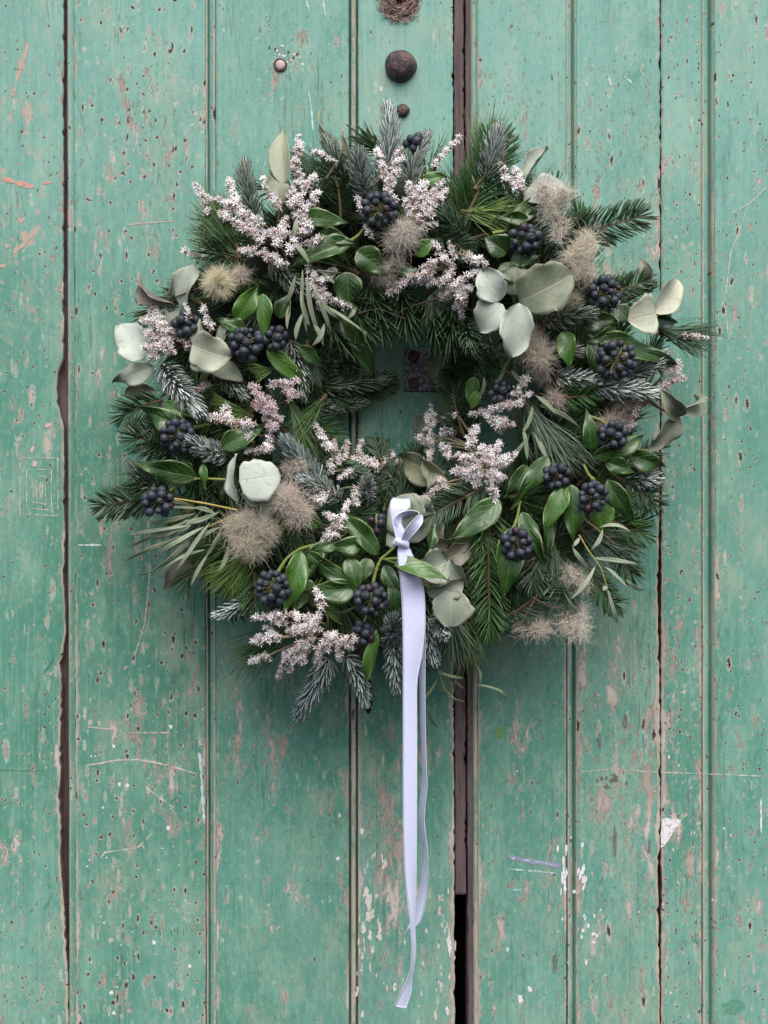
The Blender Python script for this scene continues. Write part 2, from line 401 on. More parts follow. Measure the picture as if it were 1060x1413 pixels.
def st(x, d=0): return [(YT, x - d), (1900, x + d)]
crackA = [(YT, 88), (0, 88), (150, 87.5), (300, 87.5), (440, 88), (500, 87), (512, 80), (535, 78), (560, 81), (590, 88), (640, 88.5), (700, 88), (740, 90), (800, 87), (840, 90), (880, 90), (905, 86), (920, 83), (960, 86), (980, 85), (1020, 83), (1060, 84), (1100, 81), (1140, 84), (1180, 83), (1250, 88), (1300, 91), (1340, 93.5), (1413, 94.5), (YB, 94.5)]
plankA_l = [(YT, 93), (0, 93), (400, 93.5), (560, 93), (700, 94.5), (900, 95), (1000, 96), (1290, 96), (1330, 95.5), (1413, 97), (YB, 97)]
plank(leafL, st(-420), st(-160)); plank(leafL, st(-157), crackA, (.2, .80))
strip(leafL, [(93, -3, .3), (94.6, .1, .7), (98, .4, .25), (100.5, -.6, .1), (102, -2.2, .1), (103.4, -.4, .5)], drift=1.5)
plank(leafL, [(YT, 101.5), (0, 101.5), (700, 103.2), (YB, 105.5)], st(284), (.65, .35))
strip(leafL, [(284.3, -.6, .1), (285.2, .7, 1.0), (286.6, .4, .8), (287.6, -3, 0), (288.9, -4, 0), (289.8, -.3, .1), (294, -.3, .1), (295.2, .5, .9), (296.8, .4, .8), (298, -.8, .1)], drift=.8)
plank(leafL, st(298, .6), st(481.5), (.3, .35), holes=())
strip(leafL, [(481.7, -1, .2), (482.5, -4, 0), (483.8, -4, 0), (484.8, -.2, .5), (486.5, .7, .75), (489.5, .7, .7), (491, -.2, .5), (491.8, -4, 0), (493.2, -4, 0), (493.8, -1, .3)])
plank(leafL, st(494), [(YT, 625), (0, 625), (300, 625.5), (900, 626), (1150, 627), (1413, 628), (YB, 628)], (.55, .70), holes=((508, 960, 7, 25), (552, 1, 25, 29)))
# brown meeting strip between the leaves, broken off below
plank(leafL, [(YT, 626), (0, 626.5), (700, 627.5), (1237, 628), (YB, 628)], [(YT, 640), (0, 640), (700, 642), (1237, 643.5), (YB, 643.5)], y1=1236, front=.0028, thick=.016, mat=M_RAW, name='meeting_strip')
plank(leafR, [(YT, 642.5), (0, 642.5), (600, 644), (1413, 646), (YB, 646)], [(YT, 652), (0, 652), (600, 653), (1413, 655), (YB, 655)], (.7, .5), front=.002, mat=M_RAW, name='closing_strip')
strip(leafR, [(651.5, -1.5, .3), (653.5, .2, .7), (655.5, .8, .8), (657.3, .1, .6), (658.6, -2.2, .1), (660, -.5, .5)], drift=2)
plank(leafR, st(659, 1.4), st(782), (.60, .35))
strip(leafR, [(782.2, -.8, .1), (783, .6, 1.0), (784.6, .5, .9), (785.6, -.4, .1), (789, -.4, .15), (789.8, -3.5, .1), (792, -4.5, 0), (793.6, -1.5, .5), (794.6, .3, .6), (796, -.6, .3)], drift=1.2)
plank(leafR, st(795.5, 1.2), [(YT, 910.6), (0, 910.8), (400, 911.5), (700, 910), (820, 908), (900, 909.5), (1000, 911), (1170, 911), (1200, 908), (1260, 909), (1413, 911), (YB, 911)], (.35, .7))
plank(leafR, [(YT, 912.4), (0, 912.4), (700, 913), (900, 912.3), (1190, 912.2), (1215, 914), (1270, 912.8), (1413, 912.5), (YB, 912.5)], st(968.6), (.7, .3))
strip(leafR, [(968.8, -.8, .1), (969.6, .6, 1.0), (971.4, .5, .9), (972.4, -.3, .1), (977, -.3, .2), (978, -4, .1), (981.5, -5, 0), (983.5, -3.2, .4), (985, .1, .6), (986, -.6, .3)], drift=.8)
plank(leafR, st(986, .8), st(1235), (.4, .3)); plank(leafR, st(1238), st(1500))
# ledges behind the planks and the wall beyond, the shade there put into its near-black colour
def box(name, x0, x1, z0, z1, y0, y1, mat, parent=None, kind=None):
    a, b = P(x0, z1), P(x1, z0); mb = MB()
    v = [(x, y, z) for x in (a[0], b[0]) for y in (y0, y1) for z in (a[2], b[2])]
    mb.add(v, [[(0, 1, 3, 2), (4, 6, 7, 5), (0, 4, 5, 1), (2, 3, 7, 6), (0, 2, 6, 4), (1, 5, 7, 3)]])
    return mb.build(name, mat, parent, None if not parent else WORLD[parent.name], kind, smooth=False)
box('back_strip', 60, 130, YT, YB, .0095, .0255, M_RAW, leafL)
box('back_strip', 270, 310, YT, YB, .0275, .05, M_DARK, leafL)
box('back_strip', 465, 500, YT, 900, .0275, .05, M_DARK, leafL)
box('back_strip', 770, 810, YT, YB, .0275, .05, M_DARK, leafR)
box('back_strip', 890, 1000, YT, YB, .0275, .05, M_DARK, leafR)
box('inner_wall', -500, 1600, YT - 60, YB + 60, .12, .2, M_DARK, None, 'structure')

# iron and wooden fittings on the left leaf
def lathe(prof, c, n=28, jit=0.0, squash=1.0, colr=(.5, .5, .5)):
    mb = MB(); V = []
    for k, (r, h) in enumerate(prof):
        for i in range(n):
            a = 2 * math.pi * i / n; q = 1 + jit * (math.sin(3 * a + 1) * .5 + math.sin(5 * a + k) * .35 + (random.random() - .5) * .6)
            V.append((c[0] + r * q * math.cos(a), c[1] - h, c[2] + r * q * squash * math.sin(a)))
    m = len(prof); idx = np.arange(m * n).reshape(m, n); nx = np.roll(idx, -1, 1)
    q = np.stack([idx[:-1], nx[:-1], nx[1:], idx[1:]], -1).reshape(-1, 4)
    V.append((c[0], c[1] - prof[-1][1], c[2])); t = np.array([(idx[-1, i], nx[-1, i], m * n) for i in range(n)])
    mb.add(V, [q, t], colr); return mb
mm = .001
lathe([(13.2 * mm, -1 * mm), (13.2 * mm, 1.5 * mm), (12.8 * mm, 4 * mm), (11.6 * mm, 7 * mm), (9.4 * mm, 9.6 * mm), (7.4 * mm, 10.8 * mm), (6.6 * mm, 11.3 * mm), (3.5 * mm, 11.7 * mm)], P(553, 92), 30, .05).build('bolt_head', M_IRON, leafL, P(553, 92), label='large domed rusty iron bolt head')
lathe([(5.6 * mm, -1 * mm), (5.6 * mm, 1.4 * mm), (5 * mm, 3 * mm), (3.6 * mm, 4.4 * mm), (1.6 * mm, 5 * mm)], P(556, 153), 18, .06).build('bolt_head', M_IRON, leafL, P(556, 153), label='small dark iron bolt head')
pl = lathe([(5.8 * mm, -1 * mm), (5.6 * mm, 1.2 * mm), (4.6 * mm, 1.6 * mm), (4.3 * mm, .5 * mm)], P(387, 90), 22, .02).build('plug_ring', M_IRON, leafL, P(387, 90))
lathe([(4.2 * mm, .3 * mm), (4.0 * mm, 1.5 * mm), (3.2 * mm, 2 * mm)], P(387, 90), 20, .02).build('wooden_plug', M_PLUG, pl, P(387, 90))
lathe([(8.5 * mm, -.5 * mm), (8.3 * mm, .9 * mm), (7.4 * mm, 1.2 * mm), (7 * mm, .5 * mm)], P(582, 585), 24, .02).build('wooden_plug', M_GREY, leafL, P(582, 585))
# torn fibrous hole at the top edge
mb = MB(); N = 760
a = rng.uniform(0, 2 * math.pi, N); r = np.sqrt(rng.uniform(0.02, 1.0, N)) * 16.5 * mm
c0 = P(552, 1); base = np.stack([c0[0] + r * np.cos(a), np.full(N, .005) - rng.uniform(0, .007, N), c0[2] + r * np.sin(a) * 1.12], -1)
dr = nrm(np.stack([-np.sin(a) + rng.normal(0, .5, N), rng.normal(-.1, .3, N), np.cos(a) + rng.normal(0, .5, N)], -1)); t = np.linspace(0, 1, 5)
ln = rng.uniform(.006, .016, N); tw = nrm(rng.normal(0, 1, (N, 3))) * .004
path = base[:, None] + dr[:, None] * ln[:, None, None] * (t[None, :, None] - .5) + tw[:, None] * (t * (1 - t))[None, :, None] * 2
path[..., 1] = np.clip(path[..., 1], -.0035, .02)
rr = (c0[0] - path[..., 0]) ** 2 + ((c0[2] - path[..., 2]) / 1.12) ** 2
cc = np.where(rng.random((N, 1, 1)) < .68, np.array([.46, .33, .30]), np.array([.17, .10, .09])) * rng.uniform(.6, 1.3, (N, 1, 1))
mb.strands(path, np.full((N, 5), .00030) * np.array([.6, 1, 1, 1, .4]), nrm(rng.normal(0, 1, (N, 3))), 4, .7, np.broadcast_to(cc, (N, 5, 3)))
mb.build('torn_wood_fibres', M_STEM, leafL, c0, 'stuff')
lathe([(17.5 * mm, -5 * mm), (12 * mm, -6.5 * mm), (7 * mm, -8 * mm)], c0, 24, .05).build('hole_bottom', M_RAW, leafL, c0)
# lock plate
mb = MB(); nx, nz = 26, 30; V = []; a, b = P(558, 481), P(612, 541)
for j in range(nz + 1):
    for i in range(nx + 1):
        u, v = i / nx, j / nz; e = min(u, 1 - u, (v), (1 - v))
        h = .0022 if e > .02 else .0008
        for (qx, qy, qr) in ((.8, .2, .12), (.8, .8, .12)):
            d = math.hypot((u - qx), (v - qy) * 1.1); h += .0022 * math.exp(-((d - qr * .8) / .05) ** 2) - (.0016 if d < qr * .55 else 0)
        h += .0011 * (random.random() - .5)
        V.append((a[0] + (b[0] - a[0]) * u + .0004 * (random.random() - .5) * (e < .01), -h, a[2] + (b[2] - a[2]) * v))
idx = np.arange((nx + 1) * (nz + 1)).reshape(nz + 1, nx + 1)
mb.add(V, [np.stack([idx[:-1, :-1], idx[1:, :-1], idx[1:, 1:], idx[:-1, 1:]], -1).reshape(-1, 4)])
po = mb.build('lock_plate', M_PLATE, leafL, P(585, 511)); sm = po.modifiers.new('s', 'SOLIDIFY'); sm.thickness = .002; sm.offset = -1

for (qx, qy) in ((571, 492), (571, 529)):
    lathe([(4.9 * mm, 1.2 * mm), (4.8 * mm, 6.6 * mm), (3.9 * mm, 7.4 * mm), (3.1 * mm, 5.2 * mm), (2.0 * mm, 5.4 * mm)], P(qx, qy), 20, .05).build('screw', M_IRON, po, P(qx, qy))
# scratches, drips and flaked patches of other paint: thin skins lying on the planks
marks = {0: MB(), 1: MB()}
def mark_poly(pts, c, h=None):
    h = h or random.uniform(.00014, .00042)
    pts = np.array([((x - 530) * S, 0, ZC + (706.5 - y) * S) for x, y in pts]); n = len(pts); k = 1 if pts[:, 0].mean() > .066 else 0
    cen = pts.mean(0); top = pts.copy(); top[:, 1] = -h; ct = cen.copy(); ct[1] = -h
    i = np.arange(n); j = (i + 1) % n
    marks[k].add(np.concatenate([top, [ct]]), [np.stack([i, np.full(n, n), j], -1)], c)
def mark_line(pts, w0, c, jit=.5, gap=0.0):
    P_ = []; m = len(pts)
    for k in range(m - 1):
        (x0, y0), (x1, y1) = pts[k], pts[k + 1]; q = max(2, int(math.hypot(x1 - x0, y1 - y0) / 4))
        for i in range(q): P_.append((x0 + (x1 - x0) * i / q, y0 + (y1 - y0) * i / q))
    P_.append(pts[-1]); i = 0
    while i < len(P_) - 1:
        n = random.randint(3, 9) if gap else len(P_)
        seg = P_[i:i + n + 1]; i += n + (random.randint(0, 2) if random.random() < gap else 0)
        if len(seg) < 2: continue
        L_, R_ = [], []
        for k, (x, y) in enumerate(seg):
            a = seg[max(0, k - 1)]; b = seg[min(len(seg) - 1, k + 1)]; l = math.hypot(b[0] - a[0], b[1] - a[1]) or 1
            nx_, ny_ = -(b[1] - a[1]) / l, (b[0] - a[0]) / l; ww = w0 * .5 * (1 + jit * (random.random() * 2 - 1)) * (.35 if k in (0, len(seg) - 1) else 1)
            jx = jit * w0 * .3 * (random.random() - .5)
            L_.append((x + nx_ * ww + jx, y + ny_ * ww)); R_.append((x - nx_ * ww + jx, y - ny_ * ww))
        for k in range(len(seg) - 1): mark_poly([L_[k], L_[k + 1], R_[k + 1], R_[k]], c)
def mark_blob(x, y, rx, ry, c, n=11, jit=.45, rot=0):
    cr, sr = math.cos(rot), math.sin(rot); pts = []
    for i in range(n):
        a = -2 * math.pi * i / n; q = 1 - jit * random.random(); u, v = rx * q * math.cos(a), ry * q * math.sin(a)
        pts.append((x + u * cr - v * sr, y + u * sr + v * cr))
    mark_poly(pts, c)
WHT, BLU, PNK, CRM, GRN, BRN = (.74, .72, .76), (.50, .53, .70), (.56, .43, .38), (.56, .53, .42), (.05, .24, .16), (.09, .065, .055)
mark_poly([(914, 1131), (920, 1128), (928, 1131), (934, 1130), (940, 1132), (936, 1140), (931, 1143), (927, 1152), (922, 1160), (916, 1168), (912, 1170), (912, 1150)], WHT)
mark_line([(702, 1182), (735, 1189), (773, 1194)], 6, (.24, .27, .40), .6); mark_line([(705, 1184), (750, 1190), (772, 1196)], 2, BLU, .8); mark_line([(702, 1199), (740, 1202), (766, 1205)], 2.2, (.45, .60, .62), .8, .4)
mark_line([(708, 1228), (726, 1227)], 3, (.3, .5, .5), .9, .6)
for _ in range(11): mark_blob(778 + random.gauss(0, 3), 1205 + random.gauss(0, 22), 2.5, 7 + 6 * random.random(), WHT, 9, .6)
for _ in range(14): mark_blob(805 + random.gauss(0, 7), 1205 + random.gauss(0, 18), 2.5, 5 + 4 * random.random(), WHT, 9, .6, .2)
for _ in range(9): mark_blob(817 + random.gauss(0, 9), 1280 + random.gauss(0, 14), 3, 4, WHT, 9, .6)
mark_blob(718, 1378, 4.5, 8, WHT); mark_blob(731, 1365, 4, 6, WHT, rot=-.4); mark_blob(700, 1310, 2.5, 3.5, WHT); mark_blob(809, 1327, 2.5, 5, WHT)
mark_line([(1050, 1103), (1050.5, 1150)], 2, WHT, .5)
mark_line([(115, 1057), (140, 1053), (160, 1049), (190, 1048), (215, 1052), (245, 1060), (272, 1068)], 2.2, (.60, .52, .44), .6, .25)
mark_line([(120, 1003), (170, 1008)], 1.8, PNK, .6, .5); mark_line([(180, 1011), (235, 1011)], 1.8, PNK, .6, .5); mark_line([(200, 1085), (240, 1115)], 2, CRM, .7, .5)
mark_line([(138, 1185), (145, 1176), (190, 1170), (210, 1150)], 1.8, CRM, .7, .5)
mark_line([(275, 1037), (278, 1070), (280, 1105), (282, 1135)], 3.2, (.55, .66, .68), .6)
for (x0, y0, x1, y1) in ((37, 648, 71, 704), (46, 657, 63, 696), (28, 632, 80, 712)):
    mark_line([(x0, y1), (x0, y0), (x1, y0), (x1, y1), (x0, y1 - 3)], 1.0, CRM, .8, .5)
for k in range(9): x = 48.5 + k * 1.5; mark_line([(x, 660 + random.uniform(0, 14)), (x + random.gauss(0, 1), 694 - random.uniform(0, 14))], .8, CRM, .7, .4)
mark_line([(108, 752), (140, 752)], 2.4, (.62, .72, .72), .7); mark_line([(208, 780), (200, 860), (186, 905)], 1.6, PNK, .6, .4)
mark_line([(24, 78), (30, 100), (38, 60), (42, 58)], 4, (.49, .355, .295), .6, .5); mark_line([(17, 134), (25, 105), (31, 80)], 4.5, (.49, .35, .29), .6, .3)
mark_line([(5, 246), (22, 252), (48, 258)], 6, (.60, .30, .25), .6, .4); mark_line([(60, 253), (72, 251)], 6, (.62, .29, .24), .5)
mark_line([(18, 350), (34, 336), (48, 322)], 4, (.50, .35, .29), .6, .3); mark_blob(4, 367, 5, 4, (.50, .35, .29)); mark_blob(10, 340, 4, 4, (.50, .35, .29)); mark_blob(30, 304, 4, 5, (.62, .32, .26)); mark_blob(67, 587, 7, 4, PNK, rot=-.6); mark_blob(45, 620, 3, 7, PNK, rot=.3); mark_blob(48, 640, 5, 5, PNK)
mark_line([(423, 0), (427, 16)], 1.6, (.6, .72, .7), .6); mark_line([(446, 0), (449, 22)], 1.8, (.6, .72, .7), .6); mark_line([(426, 126), (430, 150), (432, 180)], 1.8, (.6, .72, .7), .6)
mark_line([(861, 105), (870, 112), (876, 120)], 3, (.55, .70, .66), .8, .3); mark_line([(840, 105), (843, 118)], 2, (.55, .70, .66), .8)
for (x, y, s_) in ((505, 1233, 5), (509, 1243, 6), (514, 1262, 4), (502, 1280, 4), (511, 1290, 4), (508, 1265, 5)): mark_blob(x, y, s_, s_ * 2.4, (.66, .62, .56), 13, .6)
for _ in range(34): mark_blob(510 + random.gauss(0, 11), 1290 + random.gauss(0, 62), 1.2 + random.random() * 2, 3 + random.random() * 7, (.62, .57, .50), 9, .55)
for _ in range(26): mark_blob(random.choice((604, 608, 622)) + random.gauss(0, 5), 1330 + random.gauss(0, 60), 1 + random.random() * 1.8, 3 + random.random() * 8, (.60, .54, .48), 9, .55)
for _ in range(22): mark_blob(random.uniform(496, 610), random.uniform(1180, 1405), 1 + random.random() * 1.3, 2 + random.random() * 5, (.60, .55, .47), 8, .5)
mark_blob(620, 1300, 4, 22, WHT, 17, .55); mark_blob(530, 1192, 5, 9, (.66, .60, .54), 11, .55); mark_blob(500, 1146, 4, 5, WHT); mark_blob(545, 1361, 4, 8, WHT, rot=.2); mark_blob(618, 1395, 3, 9, WHT, rot=-.2)
for (x, y) in ((157, 1398), (154, 1370), (165, 1082), (176, 1083), (157, 1030), (232, 1142), (262, 1333), (213, 1300), (236, 1003), (469, 1125), (466, 1185), (526, 123), (793, 1230), (720, 1380)): mark_blob(x, y, 3.4, 4.2, WHT, 10, .5)
for _ in range(46): mark_blob(random.uniform(110, 280), random.uniform(960, 1400), .9 + random.random(), .9 + random.random(), (.66, .70, .66), 7, .3)
for _ in range(20): mark_blob(random.uniform(668, 1056), random.uniform(980, 1400), .9 + random.random(), 1.2 + random.random() * 2, (.66, .70, .66), 7, .3)
for (x, y, rx, ry) in ((848, 1160, 4, 26), (827, 1022, 4, 14), (896, 1170, 2.5, 13), (766, 1330, 5, 18), (950, 1100, 2.5, 16), (863, 995, 4, 12)): mark_blob(x, y, rx, ry, (.10, .12, .10), 13, .5)
for _ in range(12): mark_blob(844 + random.gauss(0, 9), 1078 + random.gauss(0, 6), 3, 4, BRN, 9, .5)
mark_line([(858, 1062), (900, 1065), (980, 1068), (1055, 1071)], 1.3, CRM, .7, .5); mark_line([(800, 1065), (860, 1060)], 1.3, PNK, .7, .5)
for (x, y) in ((1024, 1165), (1007, 1232), (1010, 1240), (961, 1297)): mark_line([(x - 2, y - 9), (x + 3, y + 8)], 2.6, GRN, .6)
mark_blob(1013, 1390, 20, 12, GRN, 17, .35); mark_blob(163, 1180, 5, 6, GRN, 11, .3); mark_blob(961, 1297, 7, 4, GRN, 11, .3); mark_blob(690, 1010, 9, 10, (.10, .26, .08), 13, .3)
mark_line([(1058, 258), (1035, 280), (1005, 297)], 1.4, CRM, .5, .3); mark_line([(1030, 290), (1008, 350), (1000, 420), (1006, 470)], 1.2, CRM, .5, .4)
mark_line([(118, 180), (100, 120)], 1.0, (.12, .25, .20), .5); mark_line([(175, 310), (240, 305)], 1.2, PNK, .5, .3); mark_line([(334, 100), (326, 60), (323, 20)], 1.0, (.20, .30, .25), .5)
mark_line([(60, 1255), (70, 1240), (66, 1200)], 4, GRN, .6, .3); mark_line([(0, 1062), (60, 1064)], 1.0, (.04, .15, .1), .5); mark_line([(45, 980), (55, 940)], 1.6, (.04, .17, .12), .5); mark_line([(60, 930), (76, 905)], 2.2, (.05, .19, .14), .5)
for k in range(26): mark_line([(180 + k * 4 + random.random() * 2, 1280 + random.gauss(0, 2)), (181 + k * 4, 1287 + random.gauss(0, 3))], 1.2, (.05, .13, .10), .6)
mark_line([(1045, 140), (1045, 160)], .9, BRN, .5)
for (x, y) in ((380, 68), (392, 64), (398, 72), (372, 66), (405, 80), (410, 75), (553, 568), (553, 600), (765, 1207)): mark_blob(x, y, 2, 2.4, (.02, .016, .015), 9, .3)
for k in range(14): mark_blob(400 + random.gauss(0, 9), 76 + random.gauss(0, 6), 2.4, 2.2, (.68, .66, .62), 8, .5)
marks[0].build('paint_marks', M_MARK, leafL, WORLD[leafL.name], 'stuff', smooth=False); marks[1].build('paint_marks', M_MARK, leafR, WORLD[leafR.name], 'stuff', smooth=False)

# ------------------------------------------------------------------ the wreath
WO = P(CX, 980, 0.02)
wreath = empty('wreath', WO, 'large round evergreen wreath with dark ivy berries, eucalyptus and white flowers', 'wreath')
FR = np.array([0., -1., 0.])
def bez(a, b, c, n):
    t = np.linspace(0, 1, n)[:, None]; return a * (1 - t) ** 2 + 2 * b * t * (1 - t) + c * t * t
# base ring: bound moss and straw
mb = MB(); V = []; nU, nV = 96, 14
for i in range(nU):
    a = 2 * math.pi * i / nU
    for j in range(nV):
        b = 2 * math.pi * j / nV; q = 1 + .12 * random.gauss(0, 1)
        rr = (RM - 12 + 58 * q * math.cos(b)) * S
        V.append((P(CX, CY)[0] + rr * math.cos(a), -.030 + .026 * q * math.sin(b), P(CX, CY)[2] + rr * math.sin(a)))
idx = np.arange(nU * nV).reshape(nU, nV); nx = np.roll(idx, -1, 0)
mb.add(V, [np.stack([idx, nx, np.roll(nx, -1, 1), np.roll(idx, -1, 1)], -1).reshape(-1, 4)], (.016, .022, .010))
mb.build('moss_ring', M_STEM, wreath, P(CX, CY))

def frame_along(pts):
    T = nrm(np.gradient(pts, axis=0)); n = FR[None] - T * np.sum(T * FR, -1, keepdims=True)
    n = nrm(np.where(np.linalg.norm(n, axis=-1, keepdims=True) < .12, np.array([[0, -.3, 1.]]), n)); b = np.cross(T, n); return T, n, b
COLS = {'silver': ((.030, .056, .040), (.76, .82, .78)), 'blue': ((.034, .062, .052), (.56, .66, .64)), 'grey': ((.024, .042, .026), (.38, .44, .36)),
        'dark': ((.018, .046, .014), (.045, .098, .032)), 'green': ((.030, .085, .020), (.075, .165, .045)), 'mid': ((.030, .068, .034), (.13, .20, .12))}
def fir(b, t, wpx, kind='noble', colr='silver', off=0.0, dens=1.0, lb=None, bend=.12, nl=None):
    A, B = PS(b, off - .006), PS(t, off + .004); L = np.linalg.norm(B - A); mid = (A + B) / 2 + np.cross(nrm(B - A), FR) * L * bend * random.uniform(-1, 1) + FR * L * .08
    K = 24; ax = bez(A, mid, B, K); T, Nn, Bn = frame_along(ax)
    sgn = MB(); sgn.tube(ax[::3], np.linspace(.0016, .0007, len(ax[::3])), 5, (.13, .09, .05))
    for k in range(3): sgn.add(B + rng.normal(0, .0007, (6, 3)), [[(0, 1, 2), (3, 4, 5)]], (.16, .06, .03))
    so_ = sgn.build('fir_sprig', M_STEM, wreath, A, label=lb)
    per = {'noble': 3900, 'comb': 1500, 'loose': 2600}[kind] * dens
    n = int(min(420, max(50, per * L + 24)))
    s = np.concatenate([np.linspace(.02, .97, n - n // 8), rng.uniform(.9, 1.0, n // 8)]) ; s = np.clip(s + rng.normal(0, .01, n), 0, 1)
    f = s * (K - 1); i0 = np.minimum(f.astype(int), K - 2); fr = (f - i0)[:, None]
    pos = ax[i0] * (1 - fr) + ax[i0 + 1] * fr; t_, n_, b_ = T[i0], Nn[i0], Bn[i0]
    half = wpx * .5 * S
    if kind == 'comb':
        sd = np.where(rng.random(n) < .5, 0, math.pi); phi = sd + rng.normal(0, .42, n)
        rad = np.cos(phi)[:, None] * b_ + (np.abs(np.sin(phi)) * .8 + rng.uniform(-.15, .3, n))[:, None] * n_
        ang = np.where(s > .93, rng.uniform(.15, .8, n), rng.uniform(.85, 1.15, n)); ln = half / .88 * rng.uniform(.85, 1.12, n) * (1 - .30 * s ** 4); bw = .14; wd = .00078
    else:
        phi = np.arange(n) * 2.399963 + rng.normal(0, .15, n)
        rad = np.cos(phi)[:, None] * b_ + np.sin(phi)[:, None] * n_
        if kind == 'noble':
            ang = (1.22 - .80 * s ** 3) + rng.normal(0, .13, n); ln = half / .86 * rng.uniform(.85, 1.1, n) * (1 - .18 * s ** 3); bw = .34; wd = .00090
        else:
            ang = (1.15 - .6 * s ** 3) + rng.normal(0, .14, n); ln = half / .9 * rng.uniform(.8, 1.12, n); bw = .15; wd = .00070
    if nl: ln = ln * nl
    rad = nrm(rad); d = nrm(np.cos(ang)[:, None] * t_ + np.sin(ang)[:, None] * rad)
    tt = np.array([0, .3, .7, .92, 1.0])
    path = pos[:, None] + d[:, None] * (ln[:, None, None] * tt[None, :, None]) + (t_ * bw - rad * bw * .55)[:, None] * (ln[:, None, None] * (tt ** 2)[None, :, None])
    wprof = np.array([.6, 1, 1, .8, .3])
    side = nrm(np.cross(d, rad) + rng.normal(0, .12, (n, 3)))
    e, r_ = np.array(COLS[colr][0]), np.array(COLS[colr][1]); v = rng.uniform(.72, 1.28, (n, 1, 1, 1))
    C = np.zeros((n, 5, 4, 3)); C[:, :, 0] = e; C[:, :, 2] = e; C[:, :, 1] = r_; C[:, :, 3] = r_ * .9
    C[:, 4] = e * 1.2; C[:, 0] = C[:, 0] * .5 + np.array([.06, .06, .02]) * .5
    mb = MB(); mb.strands(path, wd * rng.uniform(.85, 1.15, (n, 1)) * wprof, side, 4, .45, C * v)
    mb.build('needles', M_NEEDLE, so_, A, 'stuff')
    return so_

def pine(b, tips, n=90, colr=((.030, .078, .022), (.10, .19, .055)), off=0.0, r=.00042, spread=.05, lb=None, jl=.22):
    # needles from a short shoot to points spread along the px polyline "tips"
    A = PS(b, off - .004); tp = [PS(t, off + .004) for t in tips]
    M = np.mean(tp, 0); L = np.linalg.norm(M - A); sh = A + (M - A) * .30
    sg = MB(); sg.tube([A, (A + sh) / 2, sh], [.0018, .0016, .0008], 5, (.15, .10, .05)); o = sg.build('pine_sprig', M_STEM, wreath, A, label=lb)
    u = rng.uniform(0, len(tp) - 1, n) if len(tp) > 1 else np.zeros(n); i0 = np.minimum(u.astype(int), max(0, len(tp) - 2)); tp = np.array(tp if len(tp) > 1 else tp * 2); fr = (u - i0)[:, None]
    end = tp[i0] * (1 - fr) + tp[i0 + 1] * fr + rng.normal(0, 1, (n, 3)) * spread * L
    st_ = A + (sh - A) * rng.uniform(0, 1, (n, 1)) + rng.normal(0, .0008, (n, 3))
    end = st_ + (end - st_) * (1 - jl * rng.random((n, 1)))
    end[:, 1] = np.minimum(end[:, 1], -.004)
    t = np.linspace(0, 1, 7); bd = rng.normal(0, 1, (n, 3)) * .07 * L
    path = st_[:, None] * (1 - t)[None, :, None] + end[:, None] * t[None, :, None] + bd[:, None] * (t * (1 - t) * 2)[None, :, None]
    pr = np.array([.8, 1, 1, 1, .9, .7, .15]); v = rng.random((n, 1, 1)); c = np.array(colr[0]) * (1 - v) + np.array(colr[1]) * v
    C = np.broadcast_to(c, (n, 7, 3)).copy(); C[:, -1] = C[:, -1] * .5 + np.array([.2, .14, .06]) * .5; C[:, 0] = (.14, .11, .05)
    mb = MB(); mb.strands(path, r * rng.uniform(.8, 1.2, (n, 1)) * pr, nrm(rng.normal(0, 1, (n, 3))), 4, .6, C); mb.build('needles', M_PINE, o, A, 'stuff'); return o

